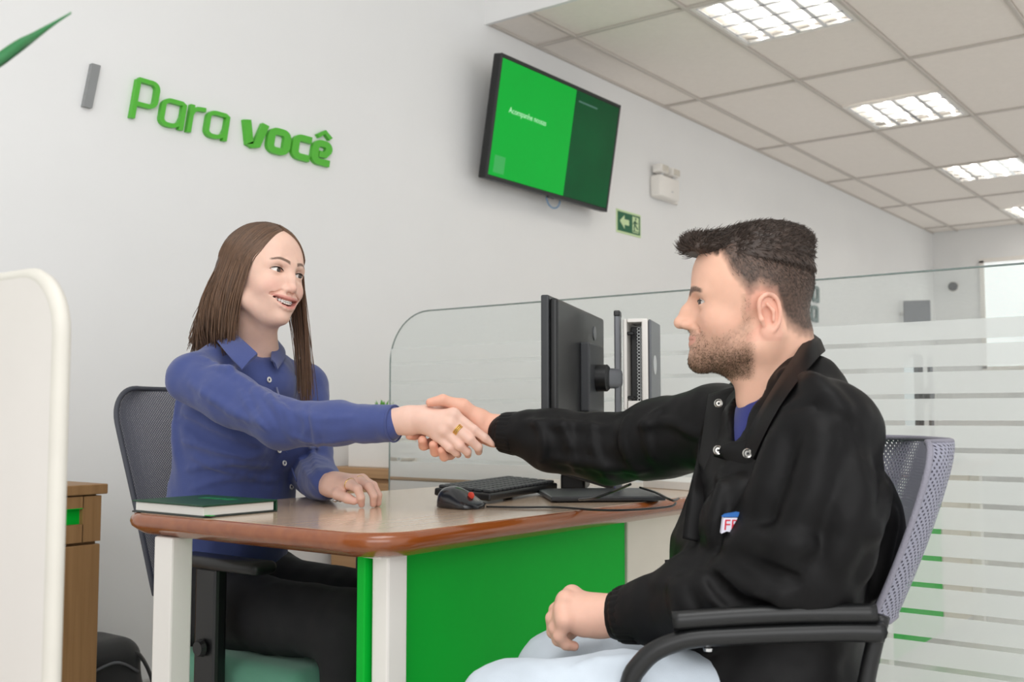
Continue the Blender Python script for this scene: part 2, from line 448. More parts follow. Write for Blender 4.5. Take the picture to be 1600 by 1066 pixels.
# ================================================================== wall lettering
def arc(cx, cy, rx, ry, a0, a1, n=9):
    a = np.radians(np.linspace(a0, a1, n)); return [(cx + rx * math.cos(k), cy + ry * math.sin(k)) for k in a]
def glyph(ch, s):
    """strokes of a letter with stroke width s on an x-height of 1: list of (points, closed), and the advance"""
    h = s / 2
    if ch == 'P':
        H, w, m = 1.42, 0.80, 0.5
        return [([(h, 0), (h, H - h)], 0), ([(h, H - h)] + arc(w - 0.28, H - h - 0.22, 0.28 - h, 0.22, 90, 0, 6) + arc(w - 0.28, m + 0.24, 0.28 - h, 0.22, 0, -90, 6) + [(h, m + 0.02)], 0)], 0.93
    if ch == 'a':
        w = 0.84
        return [(arc(0.30, 1 - h - 0.20, 0.30 - h, 0.20, 90, 180, 6) + arc(0.30, h + 0.20, 0.30 - h, 0.20, 180, 270, 6) + [(w - 0.46, h)] + arc(w - 0.44, h + 0.30, 0.34, 0.30, -85, -25, 5) + [(w - h, 0.46)], 0),
                ([(0.29, 1 - h), (w - 0.16, 1 - h), (w - h, 1 - h - 0.03), (w - h, 0)], 0)], 0.97
    if ch == 'r':
        return [([(h, 0), (h, 1)], 0), ([(h, 0.62)] + arc(0.36, 0.62, 0.36 - h, 0.36 - h, 170, 95, 6) + [(0.55, 1 - h)], 0)], 0.62
    if ch == 'v':
        w = 0.86
        return [([(h * 0.75, 1), (w / 2 - 0.12, h), (w / 2 - 0.02, h)], 0), ([(w - h * 0.75, 1), (w / 2 + 0.12, h), (w / 2 - 0.02, h)], 0)], 0.90
    if ch == 'o':
        w = 0.86
        return [(arc(w - 0.32, 0.66, 0.32 - h, 0.34 - h, 0, 90, 6) + arc(0.32, 0.66, 0.32 - h, 0.34 - h, 90, 180, 6) + arc(0.32, 0.34, 0.32 - h, 0.34 - h, 180, 270, 6) + arc(w - 0.32, 0.34, 0.32 - h, 0.34 - h, 270, 360, 6), 1)], 0.93
    if ch == 'c':
        w = 0.72
        return [([(w, 1 - h)] + arc(0.34, 0.66, 0.34 - h, 0.34 - h, 90, 180, 7) + arc(0.34, 0.34, 0.34 - h, 0.34 - h, 180, 270, 7) + [(w, h)], 0)], 0.78
    if ch in 'eE':
        w = 0.80
        return [([(w - 0.04, h)] + arc(0.34, 0.34, 0.34 - h, 0.34 - h, 270, 180, 7) + arc(0.34, 0.66, 0.34 - h, 0.34 - h, 180, 90, 7) + arc(w - 0.32, 0.68, 0.32 - h, 0.32 - h, 90, -20, 7) + [(w - 0.26, 0.44), (0.3, 0.44)], 0),
                ] + ([([(0.16, 1.13), (0.42, 1.36), (0.68, 1.13)], 0)] if ch == 'E' else []), 0.85   # 'E' stands for e with a circumflex
    if ch == 's':
        w = 0.72
        return [([(w - 0.02, 1 - h)] + arc(0.28, 0.75, 0.28 - h, 0.25 - h, 90, 200, 7) + [(0.36, 0.5)] + arc(w - 0.28, 0.25, 0.28 - h, 0.25 - h, 40, -90, 7) + [(0.02, h)], 0)], 0.78
def write(parent, txt, x, z, size, strokew, m, depth=0.016, shear=0.16, squash=0.8, names='letter'):
    o = np.array([x, YW - depth, z]); u = np.array([size * squash, 0, 0]); v = np.array([size * shear, 0, size]); w = np.array([0, depth - 0.0004, 0])
    cur = 0.0
    for ch in txt:
        if ch == ' ': cur += 0.42; continue
        strokes, advance = glyph(ch, strokew)
        VF = []
        for pts, cl in strokes:
            p = np.array(pts, float)
            keep = [0] + [i for i in range(1, len(p)) if np.linalg.norm(p[i] - p[i - 1]) > 1e-4]
            VF.append(ribbon(p[keep], strokew * (0.62 if ch == 'E' and pts[0][1] > 1.1 else 1), o + u * cur - np.array([0, 0.0006 * len(VF), 0]), u, v, w + np.array([0, 0.0006 * len(VF), 0]), closed=bool(cl)))
        add(names, join(*VF), m, parent)
        cur += advance
    return x + cur * size * squash
sg = thing('wall_lettering', 'raised green wall lettering with a grey bar on the white wall', 'sign', (2.25, YW - 0.01, 1.80))
xe = 1.868
xe = write(sg, 'Para', xe, 1.838, 0.094, 0.15, M_SIGN, squash=1.15)
write(sg, 'vocE', xe + 0.045, 1.838, 0.094, 0.26, M_SIGN, squash=1.28)
bp = PY(130, 168, YW)
add('bar', extrude([(0, 0), (0.028, 0), (0.028 + 0.024, 0.136), (0.024, 0.136)], (bp[0] - 0.008, YW - 0.016, bp[2]), (1, 0, 0), (0, 0, 1), (0, 0.0156, 0)), M_SIGNG, sg, label='grey upright bar')
sd = thing('wall_lettering', 'dark green letter endings far along the white wall past the partition', 'sign', (7.55, YW - 0.01, 1.60))
write(sd, 'a', 7.40, 1.745, 0.118, 0.2, M_SIGND, squash=1.25, shear=0.05)
write(sd, 'sa', 7.26, 1.60, 0.118, 0.2, M_SIGND, squash=1.25, shear=0.05)

# ================================================================== television
tb, tt = np.array([3.513, 2.80, 1.935]), np.array([3.513, 2.714, 2.462])
tu = np.array([0.972, 0, 0]); tv = tt - tb; tn = np.cross(tu, tv); tn /= np.linalg.norm(tn)     # points into the room
if tn[1] > 0: tn = -tn
TVF = np.stack([tu / np.linalg.norm(tu), tv / np.linalg.norm(tv), tn], 1)
tc = tb + tu / 2 + tv / 2; tw, th = np.linalg.norm(tu), np.linalg.norm(tv)
M_SCR1 = mat('screen_green', (0, 146, 44), 0.35, emit=0.62, spec=0.15, var=0.03, scale=4)
M_SCR2 = mat('screen_dark_green', (0, 70, 34), 0.35, emit=0.4, spec=0.15, var=0.25, scale=3)
M_TXT = mat('screen_text', (170, 220, 180), 0.4, emit=0.5)
tvo = thing('television', 'flat wall television with bright and dark green screen', 'television', (tc[0], 2.82, tc[2] - 0.3))
add('casing', rbox(tc - tn * 0.022, (tw, th, 0.040), 0.006, 2, TVF), M_BLACK, tvo)
add('bezel', join(*[rbox(tc + TVF[:, 0] * sx * (tw / 2 - 0.007), (0.014, th, 0.006), 0.002, 1, TVF) for sx in (-1, 1)],
                  *[rbox(tc + TVF[:, 1] * (sy * (th / 2 - 0.0085) ), (tw - 0.028, 0.017, 0.006), 0.002, 1, TVF) for sy in (-1, 1)]), M_BLACK, tvo)
sw, sh = tw - 0.03, th - 0.036
s0 = tc - TVF[:, 0] * sw / 2 - TVF[:, 1] * sh / 2
def on_tv(x0, x1, y0, y1, m, nm, lift=0.0008, lab=None):
    c = s0 + TVF[:, 0] * (x0 + x1) / 2 * sw + TVF[:, 1] * (y0 + y1) / 2 * sh + tn * lift
    return add(nm, box(c, ((x1 - x0) * sw, (y1 - y0) * sh, 0.001), TVF), m, tvo, label=lab)
on_tv(0, 0.60, 0, 1, M_SCR1, 'screen', lab='bright green part of the picture')
on_tv(0.60, 1, 0, 1, M_SCR2, 'screen', lab='dark green part of the picture')
def tv_text(s, x, y, size):
    add('caption', text_mesh(s, size, s0 + TVF[:, 0] * x * sw + TVF[:, 1] * y * sh + tn * 0.0014, TVF[:, 0], TVF[:, 1], tn * 0.0004), M_TXT, tvo)
tv_text('Acompanhe nossas', 0.09, 0.57, 0.036)
on_tv(0.63, 0.80, 0.90, 0.915, mat('screen_dim_text', (70, 110, 100), 0.4, emit=0.3), 'caption', 0.0014)
on_tv(0.03, 0.11, 0.03, 0.18, mat('screen_badge', (40, 150, 70), 0.4, emit=0.5), 'caption', 0.0014)
add('logo', rbox(tc - TVF[:, 1] * (th / 2 + 0.004), (0.05, 0.012, 0.012), 0.003, 1, TVF), M_DGREY, tvo)
add('bracket', join(rbox((tc[0], 2.885, tc[2]), (0.3, 0.026, 0.3), 0.004, 1), rbox((tc[0], 2.84, tc[2]), (0.06, 0.09, 0.1), 0.004, 1)), M_BLACK, tvo)
cb = tb + tu * 0.55 + np.array([0, 0.02, 0.0])
a = np.linspace(math.pi, 2 * math.pi, 14)
add('cable', tube(np.array([cb + np.array([0.055 * math.cos(k), 0, 0.045 * math.sin(k)]) for k in a]), 0.004, 8), mat('blue_cable', (120, 150, 180), 0.5), tvo, smooth=True)

# ================================================================== exit sign
M_SGRN = mat('sign_green', (8, 98, 62), 0.5); M_SGLOW = mat('sign_pale', (206, 228, 176), 0.5)
x0, x1, z0, z1 = 4.735, 4.985, 1.882, 2.006
es = thing('exit_sign', 'small green emergency exit sign with arrow on the white wall', 'sign', ((x0 + x1) / 2, YW - 0.003, z0))
add('plate', rbox(((x0 + x1) / 2, YW - 0.002, (z0 + z1) / 2), (x1 - x0, 0.003, z1 - z0), 0.0008, 1), M_SGLOW, es)
add('field', box(((x0 + x1) / 2, YW - 0.0042, (z0 + z1) / 2), (x1 - x0 - 0.022, 0.0014, z1 - z0 - 0.022)), M_SGRN, es)
eo = np.array([x0, YW - 0.0055, z0]); U3, V3, W3 = np.array([1, 0, 0.]), np.array([0, 0, 1.]), np.array([0, 0.001, 0])
add('arrow', extrude([(0.03, 0.064), (0.078, 0.100), (0.078, 0.078), (0.125, 0.078), (0.125, 0.048), (0.078, 0.048), (0.078, 0.026)][::-1], eo, U3, V3, W3), M_SGLOW, es)
add('door_symbol', box((x0 + 0.192, YW - 0.005, (z0 + z1) / 2), (0.066, 0.001, 0.086)), M_SGLOW, es)
ro = eo - np.array([0, 0.0008, 0])
run = [([(0.186, 0.083), (0.184, 0.060)], 0.013), ([(0.186, 0.080), (0.172, 0.072), (0.166, 0.062)], 0.007), ([(0.188, 0.080), (0.202, 0.070), (0.212, 0.074)], 0.007),
       ([(0.184, 0.062), (0.174, 0.046), (0.180, 0.028)], 0.009), ([(0.185, 0.062), (0.200, 0.050), (0.214, 0.040)], 0.009), ([(0.160, 0.026), (0.222, 0.026)], 0.004)]
add('running_figure', join(*[ribbon(p, w, ro, U3, V3, W3) for p, w in run], extrude([(0.192 + 0.007 * math.cos(k), 0.094 + 0.007 * math.sin(k)) for k in np.linspace(0, 2 * math.pi, 12, endpoint=False)], ro, U3, V3, W3)), M_SGRN, es)

# ================================================================== emergency light
ec = np.array([5.20, YW, 2.20])
em = thing('emergency_light', 'white twin-lamp emergency light box on the wall', 'emergency light', (ec[0], YW - 0.03, 2.12))
add('body', rbox((ec[0] , YW - 0.035, 2.185), (0.22, 0.07, 0.125), 0.014, 3), M_WHITE, em, smooth=True, autosmooth=40)
add('indicator', rbox((ec[0] + 0.02, YW - 0.071, 2.165), (0.02, 0.003, 0.006), 0.001, 1), M_LGREY, em)
add('side_plate', rbox((ec[0] + 0.16, YW - 0.006, 2.18), (0.07, 0.012, 0.11), 0.004, 1), M_WHITE, em)
M_LAMP = mat('clear_lamp', (214, 208, 196), 0.15, var=0.05)
for sx in (-1, 1):
    c = np.array([ec[0] + sx * 0.065, YW - 0.045, 2.282])
    h_ = add('lamp_head', rbox(c, (0.09, 0.06, 0.05), 0.012, 2), M_WHITE, em, smooth=True, autosmooth=40)
    add('lens', rbox(c + [0, -0.03, 0], (0.066, 0.008, 0.034), 0.003, 2), M_LAMP, h_)
    add('bracket', rbox(c - [0, 0, 0.03], (0.02, 0.03, 0.02), 0.003, 1), M_LGREY, em)

# ================================================================== desk
DX0, DX1, DY0, DY1, DZ = 1.175, 2.56, 1.135, 1.835, 0.74
def desk_at(dx, label, group=None):
    cx, cy = (DX0 + DX1) / 2 + dx, (DY0 + DY1) / 2
    L, W = DX1 - DX0, DY1 - DY0
    t = thing('office_desk', label, 'desk', (cx, cy, 0), group)
    prof = [(0.016, DZ), (0.008, DZ - 0.0015), (0.002, DZ - 0.008), (0.0, DZ - 0.016), (0.003, DZ - 0.024), (0.011, DZ - 0.030), (0.024, DZ - 0.038), (0.032, DZ - 0.0405), (0.05, DZ - 0.0405)]
    rr = (0.03, 0.075, 0.10, 0.03)
    V, F, n = [], [], 0
    rings = []
    for ins, z in prof:
        p = rrect(L - 2 * ins, W - 2 * ins, [max(r - ins, 0.004) for r in rr], 9, cx, cy)
        rings.append(np.column_stack([p, np.full(len(p), z)]))
    N = len(rings[0]); V = np.vstack(rings)
    for i in range(len(rings) - 1):
        F += [[i * N + k, (i + 1) * N + k, (i + 1) * N + (k + 1) % N, i * N + (k + 1) % N] for k in range(N)]
    add('edge_moulding', (V, F), M_EDGE, t, smooth=True, label='glossy brown moulded edge')
    p = rrect(L - 0.03, W - 0.03, [max(r - 0.015, 0.004) for r in rr], 9, cx, cy)
    add('worktop', extrude(p, (0, 0, DZ - 0.03), (1, 0, 0), (0, 1, 0), (0, 0, 0.0303)), M_TOP, t, label='pale wood laminate top')
    for y, dep in ((1.205, 0.036), (DY1 - 0.135, 0.055)):
        add('leg', rbox((1.268 + dx - (0.055 if y > 1.4 else 0), y, 0.35), (0.046, dep, 0.70), 0.004, 2), M_WHITE, t)
    for y in (1.205, DY1 - 0.135):
        add('leg', rbox((DX1 - 0.07 + dx, y, 0.35), (0.046, 0.046, 0.70), 0.004, 2), M_WHITE, t)
    add('modesty_panel', rbox(((1.235 + 2.035) / 2 + dx, 1.238, 0.385), (2.035 - 1.235, 0.018, 0.63), 0.002, 1), M_GREEN, t, label='bright green modesty panel')
    add('cable_panel', rbox(((2.04 + 2.50) / 2 + dx, 1.236, 0.385), (0.46, 0.022, 0.63), 0.002, 1), M_CREAM, t, label='cream end panel')
    add('underside', box((cx, cy, DZ - 0.0415), (L - 0.10, W - 0.10, 0.003)), M_WHITE, t)
    return t
desk = desk_at(0, 'pale wood desk with brown moulded edge and green front panel, under the handshake')
desk2 = desk_at(2.42, 'matching desk with green panel behind the striped glass partition')

# ================================================================== notebook on the desk
nx0, nx1, ny0, ny1 = 1.19, 1.36, 1.585, 1.80
M_NB = mat('notebook_green', (14, 66, 42), 0.5, var=0.05, bump=0.2, bscale=400)
M_PAPER = mat('paper', (232, 230, 224), 0.8, var=0.03, scale=3, stretch=(1, 1, 300))
nb = thing('notebook', 'dark green hardcover notebook lying at the desk corner', 'notebook', ((nx0 + nx1) / 2, (ny0 + ny1) / 2, DZ))
cxy = ((nx0 + nx1) / 2, (ny0 + ny1) / 2)
add('back_cover', rbox((*cxy, DZ + 0.0016), (nx1 - nx0, ny1 - ny0, 0.003), 0.001, 1), mat('notebook_back', (40, 48, 44), 0.5), nb)
add('page_block', rbox((cxy[0], cxy[1], DZ + 0.0115), (nx1 - nx0 - 0.010, ny1 - ny0 - 0.010, 0.0165), 0.001, 1), M_PAPER, nb)
add('front_cover', rbox((cxy[0], cxy[1], DZ + 0.0215), (nx1 - nx0, ny1 - ny0, 0.003), 0.001, 1), M_NB, nb)
add('spine', rbox((nx1 - 0.001, cxy[1], DZ + 0.0115), (0.003, ny1 - ny0, 0.021), 0.001, 1), M_NB, nb)
for k in range(3):
    add('embossed_mark', rbox((cxy[0] + 0.03, cxy[1] - 0.035 + 0.034 * k, DZ + 0.0232), (0.022, 0.026, 0.0008), 0.0002, 1, rot('Z', 12 * (k - 1))), mat('notebook_logo', (20, 120, 66), 0.4), nb)
add('ribbon_marker', rbox((nx0 + 0.012, ny0 - 0.004, DZ + 0.0045), (0.010, 0.018, 0.0012), 0.0004, 1), mat('green_ribbon', (70, 170, 90), 0.5), nb)

# ================================================================== mouse, keyboard
def loft(sections):
    """sections: list of rings (N,3)"""
    N = len(sections[0]); V = np.vstack(sections)
    F = [[i * N + k, i * N + (k + 1) % N, (i + 1) * N + (k + 1) % N, (i + 1) * N + k] for i in range(len(sections) - 1) for k in range(N)]
    F += [list(range(N))[::-1], [(len(sections) - 1) * N + k for k in range(N)]]
    return V, F
mc = np.array([1.632, 1.362, DZ]); MM = frame((-0.1, -1, 0), (0, 0, 1))     # local x = towards the buttons
M_MOUSE = mat('mouse_shell', (34, 36, 40), 0.22, var=0.03, coat=0.3)
ms = thing('computer_mouse', 'black computer mouse on the desk beneath the handshake', 'mouse', mc)
secs = []
for s in np.linspace(0, 1, 15):
    x = -0.05 + 0.1 * s
    w = 0.031 * (1 - abs(2 * s - 1) ** 4.5) ** 0.5 * (0.92 + 0.16 * (s - 0.4) ** 2 * 4) + 0.002
    hgt = (0.038 * math.sin(math.pi * (0.08 + 0.92 * s) ** 0.72) ** 0.8) * (1 - 0.25 * s) + 0.004
    a = np.linspace(0, math.pi, 13)
    ring = [(x, w * np.sign(math.cos(k)) * abs(math.cos(k)) ** 0.75, 0.003 + hgt * math.sin(k) ** 0.8) for k in a] + [(x, -w * 0.95, 0.001), (x, w * 0.95, 0.001)]
    secs.append(np.array(ring) @ MM.T + mc)
add('shell', loft(secs), M_MOUSE, ms, smooth=True, autosmooth=60)
add('scroll_wheel', lathe([(0.004, -0.003), (0.007, -0.002), (0.007, 0.002), (0.004, 0.003)], 16, MM @ rot('X', 90), mc + MM @ np.array([0.03, 0, 0.026])), mat('red_wheel', (220, 70, 50), 0.4), ms)
gl_ = np.array([mc + MM @ np.array([x, sy * 0.0295, z]) for x, z, sy in ((-0.035, 0.012, 1), (-0.01, 0.016, 1), (0.02, 0.014, 1), (0.04, 0.008, 1))])
add('side_strip', tube(catmull(gl_, 5), 0.0022, 6), M_BLACK, ms, smooth=True)

kb = thing('keyboard', 'black computer keyboard raised on its feet beside the mouse', 'keyboard', (1.94, 1.40, DZ))
KM = rot('Z', 14) @ rot('X', 4)
kc = np.array([1.905, 1.475, DZ + 0.0185])
add('case', rbox(kc, (0.39, 0.13, 0.016), 0.004, 2, KM), M_BLACK, kb)
keys = []
for r in range(6):
    n = 17 if r else 16
    for c in range(n):
        p = kc + KM @ np.array([-0.186 + 0.372 * (c + 0.5) / n, 0.052 - r * 0.0205, 0.011])
        keys.append((p, 0.4 / n - 0.003))
key0 = None
for p, w in keys:
    if key0 is None:
        key0 = add('key', rbox((0, 0, 0), (0.0195, 0.0175, 0.007), 0.002, 1, KM), mat('keycap', (46, 48, 50), 0.45), origin=(0, 0, 0)); o = key0
    else:
        o = bpy.data.objects.new('key', key0.data); COL.objects.link(o)
    o.parent = kb; o.location = p - WL[kb]
for sx in (-1, 1):
    add('foot', rbox(np.append((kc + KM @ np.array([sx * 0.16, 0.05, 0]))[:2], DZ + 0.0075), (0.03, 0.012, 0.014), 0.003, 1), M_BLACK, kb)

# ================================================================== monitor on its stand
pa, pb = PD(851, 560, 2.10), PD(929, 560, 2.57)
pa[2] = pb[2] = 0; mdir = (pb - pa) / np.linalg.norm(pb - pa); mw = np.linalg.norm(pb - pa)
mback = np.cross(mdir, (0, 0, 1.0))                 # screen side is the other way, towards the woman
if mback[1] > 0: mback = -mback
MF = np.stack([mdir, -mback, np.array([0, 0, 1.0])], 1)
mcx = (pa + pb) / 2
ztop, zbot = 1.160, 0.850
colp = PZ(967, 772, 0.747); colp[2] = 0
CFM = frame(rot('Z', -10) @ np.array([CF[0], CF[1], 0]), (0, 0, 1))
def monitor(off, label):
    off = np.array(off, float)
    c = mcx + off
    t = thing('monitor', label, 'monitor', (c[0], c[1], DZ))
    zc = (ztop + zbot) / 2
    pn = add('screen_panel', rbox((c[0], c[1], zc), (mw, 0.016, ztop - zbot), 0.003, 2, MF), M_DGREY, t)
    add('screen', box(np.array([c[0], c[1], zc + 0.004]) - mback * 0.0085, (mw - 0.02, 0.0012, ztop - zbot - 0.03), MF), mat('monitor_screen', (200, 210, 214), 0.3, emit=0.4), pn)
    add('back_cover', rbox(np.array([c[0], c[1], zc]) + mback * 0.016, (mw - 0.012, 0.018, ztop - zbot - 0.012), 0.007, 3, MF), M_BLACK, t)
    bc = np.array([c[0], c[1], zc]) + mback * 0.034 + mdir * 0.05
    add('mount_plate', rbox(bc, (0.16, 0.022, 0.15), 0.004, 2, MF), M_DGREY, t)
    add('logo', lathe([(0.016, 0), (0.016, 0.0015), (0.010, 0.0018)], 20, np.stack([mdir, np.array([0, 0, 1.0]), -mback], 1) * np.array([1, 1, -1]), np.array([c[0], c[1], ztop - 0.05]) + mback * 0.0252 + mdir * 0.12), M_MGREY, t)
    cp_ = colp + off
    add('column', rbox((cp_[0], cp_[1], (DZ + 1.152) / 2), (0.046, 0.013, 1.152 - DZ), 0.003, 2, CFM), M_MGREY, t)
    add('column_cap', rbox((cp_[0], cp_[1], 1.151), (0.049, 0.0145, 0.014), 0.003, 2, CFM), M_BLACK, t)
    a0 = bc + mback * 0.008; a1 = np.array([cp_[0], cp_[1], zc])
    add('pivot', lathe([(0.026, -0.018), (0.030, -0.014), (0.030, 0.014), (0.026, 0.018)], 20, frame(mback, (0, 0, 1)) @ rot('Y', 90), a0 + mback * 0.012), M_BLACK, t, smooth=True, autosmooth=40)
    add('arm', rbox((a0 + a1) / 2, (np.linalg.norm(a1 - a0), 0.045, 0.045), 0.012, 3, frame(a1 - a0, (0, 0, 1))), M_MGREY, t, smooth=True, autosmooth=40)
    # square stand plate
    q = [np.array([1.835, 1.285]), np.array([2.007, 1.112]), np.array([2.20, 1.29])]; q.append(q[0] + q[2] - q[1])
    bcn = (q[0] + q[2]) / 2 + off[:2]; BF = frame(np.append(q[2] - q[1], 0), (0, 0, 1))
    add('stand_plate', rbox((bcn[0], bcn[1], DZ + 0.008), (0.262, 0.244, 0.010), 0.003, 2, BF), M_DGREY, t)
    add('plate_feet', rbox((bcn[0], bcn[1], DZ + 0.0018), (0.235, 0.215, 0.003), 0.001, 1, BF), M_BLACK, t)
    return t
mon = monitor((0, 0, 0), 'black monitor seen from behind on its grey column stand')
mon2 = monitor((2.42, 0, 0), 'black monitor on the desk behind the striped glass partition')

# ---- small computer clipped to the back of the stand column
ctr = PD(993, 569, 2.40); cdir = np.array([CF[0], CF[1], 0]); cdir = rot('Z', -16) @ cdir; cdir /= np.linalg.norm(cdir)
PF = frame(np.cross(cdir, (0, 0, 1.0)), (0, 0, 1))      # x right, y along view
pcw, pcd, pch = 0.056, 0.15, 0.205
pc = thing('desktop_computer', 'slim white computer case clipped beside the monitor column', 'computer', (ctr[0], ctr[1], ctr[2] - pch / 2))
PCX, PCY = PF[:, 0], PF[:, 1]
pc0 = np.array([ctr[0], ctr[1], ctr[2]]) + PCY * pcd / 2
add('case', join(rbox(pc0 - PCX * (pcw / 2 - 0.004), (0.008, pcd, pch), 0.002, 1, PF), rbox(pc0 + PCX * (pcw / 2 - 0.007), (0.014, pcd, pch), 0.003, 2, PF),
                 rbox(pc0 + np.array([0, 0, pch / 2 - 0.004]), (pcw - 0.02, pcd, 0.008), 0.001, 1, PF), rbox(pc0 - np.array([0, 0, pch / 2 - 0.010]), (pcw - 0.02, pcd, 0.020), 0.001, 1, PF)), M_WHITE, pc)
add('side_cover', rbox(pc0 + PCX * (pcw / 2 + 0.004), (0.007, pcd - 0.004, pch - 0.004), 0.003, 2, PF), M_MGREY, pc)
add('logo', lathe([(0.022, 0), (0.022, 0.001), (0.018, 0.0012)], 20, frame(-PCY, PCX), pc0 + PCX * (pcw / 2 + 0.0075) - PCY * 0.02), M_LGREY, pc)
add('bay', rbox(pc0 + PCY * 0.02, (pcw - 0.022, pcd - 0.05, pch - 0.03), 0.001, 1, PF), M_BLACK, pc)
gx = pc0 - PCY * (pcd / 2 - 0.012) + PCX * 0.010
for r in range(22):
    for c in range(2):
        z = (r - 10.5) * 0.0076
        ang = np.arange(6) * math.pi / 3
        ring = np.array([gx + PCX * (-0.004 + 0.0085 * c + 0.0038 * math.cos(k)) + np.array([0, 0, z + (0.0038 if c else 0) + 0.0038 * math.sin(k)]) for k in ang])
        if r == 0 and c == 0:
            vent = []
        vent.append(tube(ring, 0.0009, 4, closed=True))
add('perforated_grille', join(*vent), M_LGREY, pc, kind='stuff')
for z in (0.07, -0.075):
    add('clip', rbox(gx - PCX * 0.022 + np.array([0, 0, z]), (0.016, 0.012, 0.008), 0.002, 1, PF), M_BLACK, pc)

# ================================================================== desk telephone
ph = thing('desk_telephone', 'dark desk telephone with handset behind the keyboard', 'telephone', (2.215, 1.455, DZ))
PHM = rot('Z', 28) @ rot('X', 16)
phc = np.array([2.215, 1.455, DZ + 0.042])
add('base', rbox(phc, (0.18, 0.17, 0.026), 0.008, 2, PHM), M_DGREY, ph)
add('stand', rbox(phc + [0.01, 0.03, -0.02], (0.14, 0.06, 0.04), 0.006, 2, rot('Z', 28)), M_BLACK, ph)
hp = [phc + PHM @ np.array([-0.062, y, z]) for y, z in ((-0.085, 0.022), (-0.06, 0.042), (0.0, 0.046), (0.06, 0.042), (0.085, 0.022))]
add('handset', tube(catmull(np.array(hp), 6), np.concatenate([np.linspace(0.024, 0.017, 12), np.linspace(0.017, 0.024, 13)]), 12), M_BLACK, ph, smooth=True)
for r in range(4):
    for c in range(3):
        add('button', rbox(phc + PHM @ np.array([0.0 + c * 0.026, 0.02 - r * 0.02, 0.0145]), (0.016, 0.011, 0.005), 0.0015, 1, PHM), M_LGREY if (r + c) % 2 else M_MGREY, ph)
add('display', rbox(phc + PHM @ np.array([0.03, 0.055, 0.0135]), (0.08, 0.03, 0.003), 0.001, 1, PHM), M_MGREY, ph)
add('connector', rbox(phc + PHM @ np.array([-0.03, -0.09, -0.008]), (0.03, 0.016, 0.012), 0.003, 1, PHM), mat('lilac_plug', (150, 150, 230), 0.4), ph)

# ---- cables and small things on the desk
def cable(name, pts, r, m, label, cat='cable'):
    return add(name, tube(catmull(np.array(pts), 8), r, 7), m, None, smooth=True, label=label, cat=cat)
z = DZ + 0.0035
cable('mouse_cable', [PZ(760, 792, z), PZ(812, 793, z), PZ(872, 793, z), PZ(930, 797, z), PZ(985, 797, z), PZ(1045, 792, z), PZ(1056, 786, z + 0.004)], 0.0022, M_BLACK, 'thin black cable trailing along the desk front past the stand plate')
cable('phone_cord', [PZ(905, 781, DZ + 0.012), PZ(930, 778, DZ + 0.026), PZ(958, 768, DZ + 0.04), PZ(985, 757, DZ + 0.06)], 0.0025, M_BLACK, 'black cord rising from the telephone towards the column')
cable('power_cable', [PZ(1000, 762, z + 0.02), PZ(1025, 770, z + 0.015), PZ(1050, 782, z + 0.01), PZ(1060, 779, z)], 0.0025, M_BLACK, 'black power cable curling behind the column')
pp = PZ(1030, 772, DZ)
add('paper_pad', rbox((2.42, 1.26, DZ + 0.011), (0.15, 0.21, 0.022), 0.002, 1, rot('Z', -15)), M_PAPER, label='small pad of white paper lying past the stand plate', cat='paper pad')

# ================================================================== glass partition with frosted bands
GX, GY0, GY1, GZ0, GZ1 = 2.625, -1.2, 2.505, 0.06, 1.268
M_GLASS = glass_film('clear_glass', (0.965, 0.985, 0.98), 0.97, 0.05, 0.05)
M_FROST = glass_film('frosted_film', (0.965, 0.975, 0.97), 0.45, 0.35, 0.02)
gp = thing('glass_partition', 'tall clear glass partition with frosted horizontal bands behind the desk', 'partition', (GX, 0.65, 0))
pane = rrect(GY1 - GY0, GZ1 - GZ0, (0.17, 0.01, 0.01, 0.01), 14, (GY0 + GY1) / 2, (GZ0 + GZ1) / 2)
add('pane', extrude(pane, (GX, 0, 0), (0, 1, 0), (0, 0, 1), (0.010, 0, 0)), M_GLASS, gp)
rim = np.array([(GX + 0.005, a, b) for a, b in pane])
add('polished_edge', tube(rim, 0.0024, 6, closed=True), mat('glass_edge', (120, 134, 130), 0.25, var=0.03), gp, smooth=True, label='grey green polished glass edge')
z = 1.147
bands = [(1.101, 1.147)]
zz = 1.089
while zz - 0.0515 > 0.1:
    bands.append((zz - 0.0515, zz)); zz -= 0.0635
for b0, b1 in bands:
    add('frosted_band', box((GX - 0.0012, (GY0 + GY1) / 2, (b0 + b1) / 2), (0.001, GY1 - GY0 - 0.02, b1 - b0)), M_FROST, gp)
for y in (GY1 - 0.25, 0.6, GY0 + 0.2):
    add('floor_clamp', rbox((GX + 0.005, y, 0.04), (0.04, 0.08, 0.08), 0.005, 2), M_CHROME, gp)

# ================================================================== low cabinet behind the glass, with plant
lc = thing('low_cabinet', 'low light oak cabinet behind the glass partition edge', 'cabinet', (2.92, 2.30, 0))
add('body', rbox((2.925, 2.38, 0.352), (0.44, 0.96, 0.70), 0.002, 1), M_OAKH, lc)
add('top', rbox((2.92, 2.38, 0.722), (0.47, 0.99, 0.035), 0.003, 1), M_OAKH, lc)
for k, y in enumerate((2.14, 2.62)):
    d_ = add('drawer', rbox((2.700, y, 0.60), (0.012, 0.46, 0.18), 0.002, 1), M_OAKH, lc)
    add('knob', rbox((2.690, y, 0.63), (0.012, 0.12, 0.015), 0.003, 1), M_CHROME, d_)
    add('door', rbox((2.700, y, 0.26), (0.012, 0.46, 0.46), 0.002, 1), M_OAKH, lc)
pot = np.array([2.80, 2.70, 0.7395])
pl = thing('potted_succulent', 'green succulent in a white square pot on the low oak cabinet', 'potted plant', pot)
